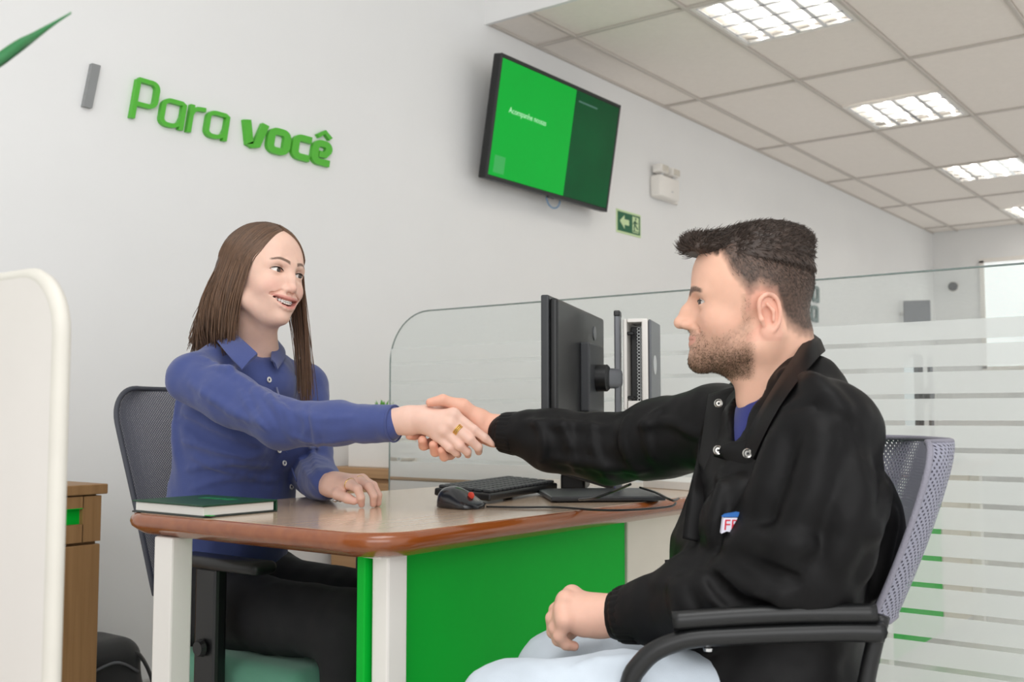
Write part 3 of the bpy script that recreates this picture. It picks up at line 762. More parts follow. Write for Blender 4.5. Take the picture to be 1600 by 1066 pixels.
add('pot', join(rbox(pot + [0, 0, 0.055], (0.15, 0.20, 0.11), 0.004, 2), rbox(pot + [0, 0, 0.109], (0.156, 0.206, 0.008), 0.002, 1)), M_WHITE, pl)
add('soil', box(pot + [0, 0, 0.112], (0.13, 0.18, 0.006)), mat('soil', (60, 48, 38), 0.9, var=0.2, scale=80), pl)
M_SUC = mat('succulent_leaf', (96, 168, 62), 0.45, var=0.15, scale=30, sss=0.1)
def blade(base, direc, length, width, thick, bend=0.3, n=7, side=None, roll=0.0):
    """a pointed fleshy leaf, thick at the base"""
    direc = np.array(direc, float); direc /= np.linalg.norm(direc)
    s = np.cross(direc, (0, 0, 1.0)); s /= np.linalg.norm(s) + 1e-9
    up = np.cross(s, direc); secs = []
    for k in np.linspace(0, 1, n):
        c = np.array(base) + direc * length * k + np.array([0, 0, -1]) * bend * length * k * k
        w = width * (0.55 + 1.3 * k * (1 - k)) * (1 - k ** 3) + 0.0005; th = thick * (1 - 0.85 * k)
        secs.append(np.array([c + s * w, c + up * th * 0.3 + s * w * 0.5, c - up * th * 0.2, c + up * th * 0.3 - s * w * 0.5, c - s * w, c - up * th])) 
    return loft(secs)
for k in range(26):
    el = 0.25 + 1.15 * (k / 26); az = k * 2.399
    d = (math.cos(az) * math.cos(el), math.sin(az) * math.cos(el), math.sin(el))
    add('leaf', blade(pot + [0, 0, 0.175], d, 0.075, 0.012, 0.008, 0.1), M_SUC, pl, smooth=True)
add('stem', tube([pot + [0, 0, 0.11], pot + [0, 0, 0.19]], 0.012, 8), M_SUC, pl)
for k in range(8):
    az = k * 0.8
    add('leaf', blade(pot + [0, 0, 0.115], (math.cos(az), math.sin(az), 0.35), 0.085, 0.014, 0.008, 0.25), M_SUC, pl, smooth=True)
rp = np.array([2.765, 2.555, 0.7395])
for k in range(4):
    t = thing('paper_roll', ('white paper roll at the bottom of the stack beside the pot', 'white paper roll, second from the bottom of the stack', 'white paper roll, third from the bottom of the stack', 'white paper roll on top of the stack beside the pot')[k], 'paper roll', rp + [0, 0, 0.024 * k], 'paper rolls stacked beside the pot')
    c = rp + [0, 0, 0.0122 + 0.0241 * k]
    add('paper', lathe([(0.006, -0.035), (0.0118, -0.035), (0.012, -0.033), (0.012, 0.033), (0.0118, 0.035), (0.006, 0.035)], 18, rot('Y', 90), c), M_PAPER, t, smooth=True, autosmooth=40)
    add('core', lathe([(0.006, -0.0352), (0.006, 0.0352)], 12, rot('Y', 90), c), M_LGREY, t)

# ================================================================== oak cabinet by the wall, bag beside it
cb_ = thing('oak_cabinet', 'oak drawer cabinet with green recessed handle against the white wall', 'cabinet', (1.3, 2.66, 0))
CX0, CX1, CY0, CY1 = 1.08, 1.535, 2.462, 2.885
cx_ = (CX0 + CX1) / 2; cy_ = (CY0 + CY1) / 2
add('body', rbox((cx_, cy_ + 0.006, 0.365), (CX1 - CX0, CY1 - CY0 - 0.012, 0.72), 0.002, 1), M_OAK, cb_)
add('top', rbox((cx_ + 0.004, cy_ - 0.008, 0.7385), (CX1 - CX0 + 0.022, CY1 - CY0 + 0.012, 0.025), 0.002, 1), M_OAK, cb_)
dz0, dz1 = 0.610, 0.7225
hx0, hx1, hz0, hz1 = 1.36, 1.485, 0.654, 0.694
dr = add('drawer', join(box(((CX0 + hx0) / 2, CY0, (dz0 + dz1) / 2), (hx0 - CX0 - 0.004, 0.018, dz1 - dz0)), box(((hx1 + CX1) / 2, CY0, (dz0 + dz1) / 2), (CX1 - hx1, 0.018, dz1 - dz0)),
                        box(((hx0 + hx1) / 2, CY0, (dz0 + hz0) / 2), (hx1 - hx0 + 0.004, 0.018, hz0 - dz0)), box(((hx0 + hx1) / 2, CY0, (hz1 + dz1) / 2), (hx1 - hx0 + 0.004, 0.018, dz1 - hz1))), M_OAK, cb_)
add('handle_recess', join(box(((hx0 + hx1) / 2, CY0 + 0.007, (hz0 + hz1) / 2), (hx1 - hx0, 0.003, hz1 - hz0)), box(((hx0 + hx1) / 2, CY0 - 0.001, hz1 - 0.001), (hx1 - hx0, 0.016, 0.002))), M_GREEN, dr, label='green recessed handle')
add('door', rbox((cx_, CY0, 0.335), (CX1 - CX0, 0.018, 0.535), 0.002, 1), M_OAK, cb_)

bg = np.array([1.665, 2.70, 0.0])
bag = thing('backpack', 'black fabric backpack on the floor beside the oak cabinet', 'backpack', bg)

# ================================================================== smooth-union solid modelling on a voxel lattice
def smin(a, b, k):
    if k <= 0: return np.minimum(a, b)
    h = np.maximum(k - np.abs(a - b), 0) / k
    return np.minimum(a, b) - h * h * k * 0.25
class Vol:
    def __init__(s, lo, hi, h):
        s.lo = np.array(lo, float); s.h = h
        s.n = np.ceil((np.array(hi, float) - s.lo) / h).astype(int) + 1
        s.ax = [s.lo[i] + h * np.arange(s.n[i]) for i in range(3)]
        s.D = np.full(tuple(s.n), 0.2, np.float32)
    def _slice(s, lo, hi, pad):
        a = np.clip(np.floor((lo - pad - s.lo) / s.h).astype(int), 0, s.n); b = np.clip(np.ceil((hi + pad - s.lo) / s.h).astype(int) + 1, 0, s.n)
        if np.any(b <= a): return None
        sl = tuple(slice(a[i], b[i]) for i in range(3))
        X = s.ax[0][sl[0]].astype(np.float32)[:, None, None]; Y = s.ax[1][sl[1]].astype(np.float32)[None, :, None]; Z = s.ax[2][sl[2]].astype(np.float32)[None, None, :]
        return sl, X, Y, Z
    def op(s, lo, hi, fn, k, mode):
        r = s._slice(np.array(lo, float), np.array(hi, float), 2.2 * k + 3 * s.h)
        if r is None: return
        sl, X, Y, Z = r
        d = fn(X, Y, Z)
        if mode == '+': s.D[sl] = smin(s.D[sl], d, k)
        elif mode == '-': s.D[sl] = -smin(-s.D[sl], d, k)
    def cone(s, a, b, ra, rb, k=0.01, mode='+', sq=None, n=None):
        """round cone from a to b; sq squashes it along direction n"""
        a = np.array(a, float); b = np.array(b, float); m = max(ra, rb) * 1.05
        if sq is None:
            ab = b - a; L2 = ab @ ab + 1e-12
            def fn(X, Y, Z):
                px, py, pz = X - a[0], Y - a[1], Z - a[2]
                t = np.clip((px * ab[0] + py * ab[1] + pz * ab[2]) / L2, 0, 1)
                return np.sqrt((px - t * ab[0]) ** 2 + (py - t * ab[1]) ** 2 + (pz - t * ab[2]) ** 2) - (ra + (rb - ra) * t)
        else:
            n = np.array(n, float); n /= np.linalg.norm(n); g = 1.0 / sq - 1.0
            ab = b - a; ab = ab + n * (ab @ n) * g; L2 = ab @ ab + 1e-12
            def fn(X, Y, Z):
                px, py, pz = X - a[0], Y - a[1], Z - a[2]
                q = (px * n[0] + py * n[1] + pz * n[2]) * g
                px, py, pz = px + n[0] * q, py + n[1] * q, pz + n[2] * q
                t = np.clip((px * ab[0] + py * ab[1] + pz * ab[2]) / L2, 0, 1)
                return (np.sqrt((px - t * ab[0]) ** 2 + (py - t * ab[1]) ** 2 + (pz - t * ab[2]) ** 2) - (ra + (rb - ra) * t)) * min(1.0, sq ** 0.5)
            m *= max(1, sq)
        s.op(np.minimum(a, b) - m, np.maximum(a, b) + m, fn, k, mode)
    def chain(s, P, R, k=0.01, mode='+', **kw):
        for i in range(len(P) - 1): s.cone(P[i], P[i + 1], R[i], R[i + 1], k, mode, **kw)
    def ell(s, c, r, k=0.01, mode='+', M=None):
        c = np.array(c, float); r = np.array(r, float); A = np.eye(3) if M is None else np.asarray(M).T
        ext = np.sqrt(((A.T * r) ** 2).sum(1))
        def fn(X, Y, Z):
            px, py, pz = X - c[0], Y - c[1], Z - c[2]
            q = [(A[i, 0] * px + A[i, 1] * py + A[i, 2] * pz) / r[i] for i in range(3)]
            k0 = np.sqrt(q[0] ** 2 + q[1] ** 2 + q[2] ** 2)
            k1 = np.sqrt((q[0] / r[0]) ** 2 + (q[1] / r[1]) ** 2 + (q[2] / r[2]) ** 2) + 1e-9
            return k0 * (k0 - 1) / k1
        s.op(c - ext, c + ext, fn, k, mode)
    def rbx(s, c, half, rad, k=0.01, mode='+', M=None):
        c = np.array(c, float); hf = np.array(half, float) - rad; A = np.eye(3) if M is None else np.asarray(M).T
        ext = np.abs(A.T) @ np.array(half, float)
        def fn(X, Y, Z):
            px, py, pz = X - c[0], Y - c[1], Z - c[2]
            q = [np.abs(A[i, 0] * px + A[i, 1] * py + A[i, 2] * pz) - hf[i] for i in range(3)]
            return np.sqrt(sum(np.maximum(v, 0) ** 2 for v in q)) + np.minimum(np.maximum(q[0], np.maximum(q[1], q[2])), 0) - rad
        s.op(c - ext, c + ext, fn, k, mode)
    def plane(s, p, n, k=0.0):
        """cut away the side the normal points to"""
        p = np.array(p, float); n = np.array(n, float); n /= np.linalg.norm(n)
        d = (s.ax[0].astype(np.float32)[:, None, None] - p[0]) * n[0] + (s.ax[1].astype(np.float32)[None, :, None] - p[1]) * n[1] + (s.ax[2].astype(np.float32)[None, None, :] - p[2]) * n[2]
        s.D = -smin(-s.D, -d, k)
    def sample(s, P):
        q = (np.asarray(P, float) - s.lo) / s.h; q = np.clip(q, 0, s.n - 1.001); i = q.astype(int); f = q - i
        v = 0
        for dx in (0, 1):
            for dy in (0, 1):
                for dz in (0, 1):
                    w = (f[:, 0] if dx else 1 - f[:, 0]) * (f[:, 1] if dy else 1 - f[:, 1]) * (f[:, 2] if dz else 1 - f[:, 2])
                    v = v + w * s.D[i[:, 0] + dx, i[:, 1] + dy, i[:, 2] + dz]
        return v
    def hit(s, x, y, d0, d1, step=0.002):
        """first surface point along the view ray through pixel x, y between distances d0 and d1"""
        ds = np.arange(d0, d1, step); P = CC + np.outer(ds, ray(x, y)); v = s.sample(P)
        ok = np.where(v < 0)[0]
        return None if len(ok) == 0 else P[ok[0]]
    def ridges(s, lines, d0, d1, r, k, mode='+', sink=0.35):
        """cloth folds: rolls laid along the surface under pixel polylines"""
        for ln in lines:
            px = catmull(np.array(ln[:], float), 5)
            P = [s.hit(x, y, d0, d1) for x, y in px]; P = [p for p in P if p is not None]
            if len(P) < 3: continue
            n = len(P); t = np.linspace(0, 1, n)
            rad = r * np.sin(math.pi * np.clip(t, 0.04, 0.96)) ** 0.6
            vd = np.array([(p - CC) / np.linalg.norm(p - CC) for p in P])
            P = np.array(P) + vd * (rad * sink * (1 if mode == '+' else -1))[:, None]
            for i in range(n - 1): s.cone(P[i], P[i + 1], rad[i], rad[i + 1], k, mode)
    def mesh(s, smooth=1):
        D = s.D; S = D < 0; nx, ny, nz = D.shape
        cnt = np.zeros((nx - 1, ny - 1, nz - 1), np.int8)
        for dx in (0, 1):
            for dy in (0, 1):
                for dz in (0, 1): cnt += S[dx:nx - 1 + dx, dy:ny - 1 + dy, dz:nz - 1 + dz]
        act = (cnt > 0) & (cnt < 8); C = np.argwhere(act); idx = np.full(act.shape, -1, np.int32); idx[act] = np.arange(len(C))
        pos = np.zeros((len(C), 3)); num = np.zeros(len(C))
        i, j, k = C.T
        corners = [(a, b, c) for a in (0, 1) for b in (0, 1) for c in (0, 1)]
        for a in corners:
            for ax in range(3):
                if a[ax]: continue
                b = list(a); b[ax] = 1
                va = D[i + a[0], j + a[1], k + a[2]]; vb = D[i + b[0], j + b[1], k + b[2]]
                m = (va < 0) != (vb < 0); t = np.where(m, va / np.where(m, va - vb, 1), 0)
                p = np.tile(np.array(a, float), (len(C), 1)); p[:, ax] += t
                pos[m] += p[m]; num[m] += 1
        V = s.lo + (C + pos / num[:, None]) * s.h
        Q = []
        for ax in range(3):
            o = [(1, 0, 0), (0, 1, 0), (0, 0, 1)][ax]; u, w = [(1, 2), (2, 0), (0, 1)][ax]
            A = S[:nx - o[0], :ny - o[1], :nz - o[2]]; B = S[o[0]:, o[1]:, o[2]:]
            E = np.argwhere(A != B); E = E[(E[:, u] > 0) & (E[:, w] > 0) & (E[:, 0] < nx - 1) & (E[:, 1] < ny - 1) & (E[:, 2] < nz - 1)]
            inside = S[E[:, 0], E[:, 1], E[:, 2]]
            def cell(du, dw):
                c = E.copy(); c[:, u] -= du; c[:, w] -= dw; return idx[c[:, 0], c[:, 1], c[:, 2]]
            q = np.stack([cell(1, 1), cell(0, 1), cell(0, 0), cell(1, 0)], 1)
            q[~inside] = q[~inside][:, ::-1]
            Q.append(q)
        Q = np.vstack(Q); Q = Q[(Q >= 0).all(1)]
        for _ in range(smooth):
            acc = np.zeros_like(V); n = np.zeros(len(V))
            for a, b in ((0, 1), (1, 2), (2, 3), (3, 0)):
                for x, y in ((a, b), (b, a)):
                    np.add.at(acc, Q[:, x], V[Q[:, y]]); np.add.at(n, Q[:, x], 1)
            V = 0.5 * V + 0.5 * acc / np.maximum(n, 1)[:, None]
        return V, Q
def relax(V, Q, w, n):
    """smooth the surface where the weight w is high"""
    E = np.vstack([Q[:, [0, 1]], Q[:, [1, 2]], Q[:, [2, 3]], Q[:, [3, 0]]]); E = np.vstack([E, E[:, ::-1]])
    keep = (w[E[:, 0]] > 0); E = E[keep]; cnt = np.bincount(E[:, 0], minlength=len(V)); cnt = np.maximum(cnt, 1)
    for _ in range(n):
        acc = np.stack([np.bincount(E[:, 0], weights=V[E[:, 1], c], minlength=len(V)) for c in range(3)], 1) / cnt[:, None]
        V = V + (acc - V) * (w * 0.8)[:, None]
    return V
def normals(V, Q):
    Q = np.asarray(Q); N = np.zeros_like(V)
    f = np.cross(V[Q[:, 2]] - V[Q[:, 0]], V[Q[:, 3]] - V[Q[:, 1]])
    for c in range(4): np.add.at(N, Q[:, c], f)
    return N / (np.linalg.norm(N, axis=1)[:, None] + 1e-12)
def vnoise(P, sc, seed=0):
    """cheap smooth value noise at points"""
    P = np.asarray(P) * sc; i = np.floor(P).astype(np.int64); f = P - i; f = f * f * (3 - 2 * f); v = 0
    for dx in (0, 1):
        for dy in (0, 1):
            for dz in (0, 1):
                h = ((i[:, 0] + dx) * 73856093 ^ (i[:, 1] + dy) * 19349663 ^ (i[:, 2] + dz) * 83492791 ^ seed * 2654435761) & 0xffffff
                r = (np.sin(h * 12.9898) * 43758.5453) % 1.0
                v = v + r * (f[:, 0] if dx else 1 - f[:, 0]) * (f[:, 1] if dy else 1 - f[:, 1]) * (f[:, 2] if dz else 1 - f[:, 2])
    return v
def sstep(a, b, x): t = np.clip((x - a) / (b - a), 0, 1); return t * t * (3 - 2 * t)
def mixc(base, col, w): return base * (1 - w[:, None]) + np.array(col)[None] * w[:, None]

# ---- backpack (continued from the furniture: it needs the solid modeller)
v = Vol(bg + [-0.2, -0.16, -0.01], bg + [0.22, 0.16, 0.42], 0.008)
v.rbx(bg + [0, 0, 0.16], (0.115, 0.11, 0.16), 0.06, 0.02)
v.ell(bg + [0.02, -0.07, 0.12], (0.10, 0.07, 0.11), 0.04)
v.ell(bg + [0.03, 0, 0.05], (0.15, 0.12, 0.06), 0.04)
v.plane(bg + [0, 0, 0.002], (0, 0, -1))
M_BAG = mat('bag_nylon', (26, 27, 29), 0.55, bump=0.3, bscale=700, sheen=0.2)
add('bag_body', v.mesh(), M_BAG, bag, smooth=True)
add('strap', tube(catmull(np.array([bg + q for q in ([0.02, -0.04, 0.315], [0.09, -0.1, 0.27], [0.13, -0.12, 0.15], [0.12, -0.11, 0.03])]), 6), 0.013, 8, flat=0.4), M_BAG, bag, smooth=True)
add('zip', tube(catmull(np.array([bg + q for q in ([-0.08, -0.10, 0.24], [0.0, -0.125, 0.27], [0.08, -0.11, 0.23])]), 6), 0.004, 6), M_MGREY, bag, smooth=True)

# ================================================================== white panel and leafy plant in the foreground
wp = PX(104, 640, 0.56) + np.array([0, 0.029, 0])
pw = 0.55
poly = rrect(pw, 1.062, (0.02, 0.062, 0.01, 0.01), 12, 0, 0.531)
pn = thing('white_partition', 'white freestanding panel with a rounded top corner in the foreground', 'partition', (0.57, wp[1] + pw / 2, 0))
add('panel', extrude(poly * np.array([1, 1]), (0.56, wp[1] + pw / 2, 0), (0, 1, 0), (0, 0, 1), (0.018, 0, 0)), mat('off_white_panel', (224, 219, 213), 0.5, var=0.01), pn)
rimp = np.array([(0.569, wp[1] + pw / 2 + a, b) for a, b in poly])
add('edge_band', tube(rimp, 0.0095, 8, closed=True), mat('panel_edge', (214, 210, 200), 0.5), pn, smooth=True)
add('foot', rbox((0.57, wp[1] + pw / 2, 0.006), (0.2, pw * 0.9, 0.012), 0.003, 1), M_LGREY, pn)
pb_ = np.array([0.33, 1.06, 0.0])
fp = thing('potted_dracaena', 'long-leaved green plant in a white floor planter, one leaf tip showing', 'potted plant', pb_)
add('planter', lathe([(0.12, 0), (0.13, 0.02), (0.16, 0.60), (0.165, 0.62), (0.15, 0.62), (0.145, 0.56)], 28, None, pb_), M_WHITE, fp, smooth=True, autosmooth=40)
add('soil', lathe([(0.145, 0.565), (0.02, 0.575)], 24, None, pb_), mat('soil', (60, 48, 38), 0.9), fp)
add('stem', tube([pb_ + [0, 0, 0.5], pb_ + [0.0, 0.02, 0.95]], 0.018, 10), mat('plant_stem', (120, 100, 70), 0.7), fp, smooth=True)
M_LEAF = mat('long_leaf', (58, 130, 78), 0.35, var=0.25, scale=8, sss=0.1)
def long_leaf(P, w):
    P = catmull(np.array(P), 6); n = len(P); T = np.gradient(P, axis=0); secs = []
    for i, p in enumerate(P):
        t = i / (n - 1); ww = w * (0.35 + 0.65 * math.sin(math.pi * min(t * 1.0 + 0.12, 1)) ) * (1 - t ** 4) + 0.0006
        s_ = np.cross(T[i], (0.3, 0.3, 1.0)); s_ /= np.linalg.norm(s_); up = np.cross(s_, T[i]); up /= np.linalg.norm(up)
        secs.append(np.array([p + s_ * ww, p + up * 0.0015, p - s_ * ww, p - up * 0.0015 - up * ww * 0.35]))
    return loft(secs)
tip = PD(111, 20, 0.95); m1 = PD(60, 52, 0.97); m2 = PD(0, 93, 0.99); top0 = pb_ + np.array([0, 0.02, 0.93])
m3 = m2 * 0.5 + top0 * 0.5 + np.array([0, 0.02, 0.06])
add('leaf', long_leaf([top0, m3, m2, m1, tip], 0.007), M_LEAF, fp, smooth=True)
for az, el, L in ((150, 60, 0.42), (175, 40, 0.4), (200, 65, 0.45), (230, 45, 0.4), (262, 60, 0.42), (120, 35, 0.4), (185, 80, 0.46)):
    a, e = math.radians(az), math.radians(el)
    d = np.array([math.cos(a) * math.cos(e), math.sin(a) * math.cos(e), math.sin(e)])
    add('leaf', long_leaf([top0, top0 + d * L * 0.4, top0 + d * L * 0.8 - [0, 0, 0.03], top0 + d * L - [0, 0, 0.10]], 0.013), M_LEAF, fp, smooth=True)

# ================================================================== people: shared builders
M_SKIN = mat('skin', (226, 176, 150), 0.48, var=0.035, scale=60, bump=0.08, bscale=900, sss=0.18, vcol=True, spec=0.4)
M_HAIRW = mat('brown_hair', (100, 74, 54), 0.42, var=0.12, scale=90, vcol=True, spec=0.45)
M_SCLERA = mat('eye_white', (232, 226, 220), 0.2, var=0.02, coat=0.5)
M_IRIS = mat('brown_iris', (58, 36, 24), 0.15, coat=0.8)
M_PUPIL = mat('pupil', (10, 8, 8), 0.1, coat=0.8)
M_TEETH = mat('teeth', (236, 230, 220), 0.25, coat=0.3)
M_BRACE = mat('brace_metal', (170, 172, 176), 0.25, metal=0.9)
M_GOLD = mat('gold', (226, 186, 104), 0.2, metal=1.0)

def head_volume(p, lo, hi, h=0.0017):
    """a head in its own frame: x towards the person's right, y forward, z up, origin between the ears at eye height"""
    v = Vol(lo, hi, h)
    v.ell(p['cr_c'], p['cr_r'], 0.0)
    v.ell(p['face_c'], p['face_r'], 0.025)
    v.ell(p['fore_c'], p['fore_r'], 0.03)
    for s in (-1, 1):
        v.cone((s * p['jaw'][0], p['jaw'][1], p['jaw'][2]), (s * p['chin'][0] * 1.0, p['chin'][1] - 0.016, p['chin'][2] + 0.006), p['jaw_r'], p['jaw_r'] * 0.8, 0.022)
        v.ell((s * p['cheek'][0], p['cheek'][1], p['cheek'][2]), p['cheek_r'], 0.022)
    v.ell(p['maxil_c'], p['maxil_r'], 0.02)
    v.ell((0, p['chin'][1], p['chin'][2]), p['chin_r'], 0.018)
    # brow ridge and eye sockets
    ex, ey, ez = p['eye']
    for s in (-1, 1):
        v.cone((s * 0.010, ey + p['brow'][0], p['brow'][1]), (s * 0.045, ey - 0.012 + p['brow'][0] * 0.6, p['brow'][1] - 0.001), 0.009, 0.007, 0.014)
        v.ell((s * (ex - 0.001), ey + 0.020, ez - 0.001), (0.019, 0.014, 0.0115), 0.012, '-')
        v.ell((s * ex, ey, ez), (0.0142, 0.0142, 0.0135), 0.005)
    # nose
    n0, n1 = p['nasion'], p['tip']
    v.cone((0, n0[1] - 0.013, n0[2] - 0.004), (0, n1[1] - 0.028, n1[2] + 0.001), 0.0095 * p.get('nw', 1), 0.0150 * p.get('nw', 1), 0.012)
    mid = (0, (n0[1] + n1[1]) / 2 + p.get('hump', 0.0), (n0[2] + n1[2]) / 2 + 0.002)
    v.cone((0, n0[1] - 0.004, n0[2]), mid, 0.0068, 0.0080, 0.012)
    v.cone(mid, (0, n1[1] - 0.009, n1[2] + 0.002), 0.0076, 0.0086, 0.008)
    v.ell((0, n1[1] - 0.0085, n1[2]), (0.0095 * p.get('nw', 1), 0.0086, 0.0078), 0.006)
    for s in (-1, 1):
        v.ell((s * 0.0115, n1[1] - 0.019, n1[2] - 0.003), (0.0066, 0.0098, 0.0068), 0.006)
        v.ell((s * 0.0062, n1[1] - 0.014, n1[2] - 0.0108), (0.0034, 0.0058, 0.0034), 0.0025, '-')
    # mouth
    my, mz, mwid = p['mouth']
    cv = p.get('smile', 0.004); t = np.linspace(-1, 1, 9)
    open_ = p.get('open', 0.0)
    def lip(dz, dy, curve, bow=0.0):
        return [np.array([mwid * k, my + dy - p['lipback'] * k * k, mz + dz + curve * k * k - bow * max(0, 1 - abs(k) * 4)]) for k in t]
    up, lw_ = lip(0.0042 + open_ * 0.5, 0.0, cv - open_ * 0.5, 0.0012), lip(-0.0048 - open_ * 0.5, -0.001, cv + open_ * 0.5)
    ru = [0.0022 + p['lip'][0] * (1 - abs(k) ** 1.5) for k in t]; rl = [0.0022 + p['lip'][1] * (1 - abs(k) ** 1.5) for k in t]
    v.chain(up, ru, 0.004); v.chain(lw_, rl, 0.004)
    if open_:
        for a in range(8):
            k0 = (t[a] + t[a + 1]) / 2; c = np.array([mwid * k0 * 0.94, my + 0.002 - p['lipback'] * k0 * k0, mz - 0.0003 + cv * k0 * k0])
            v.ell(c, (mwid / 4.6, 0.012, max(0.0016, (open_ * 0.5 + 0.0010) * (1 - k0 * k0 * 0.9))), 0.0015, '-')
    else:
        v.chain(lip(-0.0003, 0.0045, cv), [0.0011] * 9, 0.001, '-')
    for s in (-1, 1):     # nasolabial crease and smile fold
        v.chain([(s * 0.020, my - 0.004, mz + 0.024), (s * (mwid + 0.003), my - p['lipback'] * 0.72, mz + 0.016), (s * (mwid + 0.011), my - p['lipback'] - 0.004, mz + cv + 0.004)], [0.0014, 0.0016, 0.0008], 0.006, '-')
    v.cone((0, my + 0.0035, mz + 0.012 + open_ * 0.5), (0, my + 0.001, mz + 0.017 + open_ * 0.4), 0.0014, 0.0016, 0.004, '-')
    # eye openings
    for s in (-1, 1):
        for k in np.linspace(-1, 1, 9):
            c = (s * (ex + k * p.get('eyew', 0.0115)), ey + 0.0120 - 0.0045 * k * k - 0.0025 * k, ez + 0.0004 + 0.0010 * k - 0.0006 * k * k)
            v.ell(c, (0.0032, 0.009, p['lid'] * (1 - 0.62 * k * k)), 0.0012, '-')
        v.chain([(s * (ex + k * 0.0135), ey + 0.0115 - 0.0045 * k * k, ez + p['lid'] + 0.0034 - 0.003 * k * k) for k in np.linspace(-1, 1, 6)], [0.0009] * 6, 0.003, '-')
    return v
def ear(v, s, c, M=None):
    """outer ear on side s with helix, concha and lobe"""
    c = np.array(c, float); A = rot('Z', s * -18) @ rot('X', -8)
    at = lambda q: c + A @ (np.array(q) * np.array([s * 1.1, 0.98, 0.98]))
    v.ell(at((0.004, -0.004, 0.002)), (0.0058, 0.0155, 0.0280), 0.004, M=A)
    v.ell(at((0.003, 0.002, -0.024)), (0.005, 0.0100, 0.0110), 0.005, M=A)
    v.ell(at((0.0095, 0.001, -0.003)), (0.0075, 0.0100, 0.0160), 0.002, '-', M=A)
    rim = [at(q) for q in ((0.007, 0.012, 0.006), (0.009, 0.010, 0.022), (0.010, -0.003, 0.030), (0.0105, -0.015, 0.022), (0.0105, -0.018, 0.004), (0.009, -0.014, -0.014), (0.007, -0.004, -0.026))]
    rim = catmull(np.array(rim), 4); v.chain(rim, [0.0030] * len(rim), 0.0018)
    v.chain([at(q) for q in ((0.0095, 0.0, 0.016), (0.0100, -0.008, 0.004), (0.009, -0.006, -0.010))], [0.0024, 0.0028, 0.0024], 0.002)
    v.chain([at(q) for q in ((0.006, 0.012, 0.002), (0.0075, 0.011, -0.006), (0.006, 0.008, -0.014))], [0.0030, 0.0036, 0.003], 0.003)
def eye_parts(parent, p, M, t, look):
    ex, ey, ez = p['eye']
    look = np.array(look, float); look /= np.linalg.norm(look)
    for s in (-1, 1):
        c = np.array([s * ex, ey, ez])
        a = np.linspace(0, math.pi, 13); r = 0.0124
        F3 = frame(np.cross((0, 0, 1.0), look), look)          # z axis along the gaze
        F3 = np.stack([F3[:, 0], F3[:, 1], F3[:, 2]], 1)
        prof = [(max(r * math.sin(k), 1e-4), -r * math.cos(k)) for k in a]
        eo_ = add('eyeball', xf(xf(lathe(prof, 24, F3, c)), M, t), M_SCLERA, parent, smooth=True)
        cap = lambda r1, rr: [(r1 * math.cos(q) if q else r1, math.sqrt(max(rr * rr - (r1 * math.cos(q)) ** 2, 0))) for q in np.linspace(0, math.pi / 2 * 0.97, 6)]
        add('iris', xf(lathe(cap(0.0066, r + 0.0003), 20, F3, c), M, t), M_IRIS, eo_, smooth=True)
        add('pupil', xf(lathe(cap(0.0031, r + 0.0005), 16, F3, c), M, t), M_PUPIL, eo_, smooth=True)
def lashes(p, M, t, r, parent):
    ex, ey, ez = p['eye']
    for s in (-1, 1):
        P = [(s * (ex + k * (p.get('eyew', 0.0115) + 0.0016)), ey + 0.0128 - 0.0036 * k * k - 0.0025 * k, ez + 0.0002 + 0.0010 * k + p['lid'] * (1 - 0.8 * k * k)) for k in np.linspace(-1, 1, 9)]
        add('eyelash', xf(tube(np.array(P), [r * 0.5] + [r] * 7 + [r * 0.6], 6), M, t), mat('lash', (28, 18, 14), 0.6), parent, smooth=True)
def finger(v, P, R, k=0.004, root_k=0.010):
    v.cone(P[0], P[1], R[0], R[1], root_k)
    for i in range(1, len(P) - 1): v.cone(P[i], P[i + 1], R[i], R[i + 1], k)
def hair_tubes(curves, radii, sides=3):
    """many thin tapering strands in one mesh; curves (S, N, 3)"""
    C = np.asarray(curves, float); S, N, _ = C.shape
    T = np.gradient(C, axis=1); T /= np.linalg.norm(T, axis=2)[..., None] + 1e-12
    ref = np.where(np.abs(T[..., 2:3]) < 0.9, np.array([0, 0, 1.0]), np.array([1.0, 0, 0]))
    u = np.cross(T, ref); u /= np.linalg.norm(u, axis=2)[..., None] + 1e-12; w = np.cross(T, u)
    ang = np.arange(sides) * 2 * math.pi / sides
    R = np.asarray(radii)
    V = C[:, :, None, :] + R[..., None, None] * (np.cos(ang)[None, None, :, None] * u[:, :, None, :] + np.sin(ang)[None, None, :, None] * w[:, :, None, :])
    V = V.reshape(-1, 3)
    base = (np.arange(S) * N * sides)[:, None, None]; i = (np.arange(N - 1) * sides)[None, :, None]; k = np.arange(sides)[None, None, :]; k2 = (k + 1) % sides
    Q = np.stack([base + i + k, base + i + k2, base + i + sides + k2, base + i + sides + k], -1).reshape(-1, 4)
    return V, Q
def cloth_noise(V, N, amp, sc, seed):
    return V + N * (amp * (vnoise(V, sc, seed) - 0.5) + amp * 0.5 * (vnoise(V, sc * 2.3, seed + 1) - 0.5))[:, None]
def skin_colors(V, base=(0.76, 0.47, 0.36)):
    c = np.tile(np.array(base), (len(V), 1))
    n = vnoise(V, 45, 3) - 0.5
    c = c * (1 + 0.02 * n)[:, None]
    return c

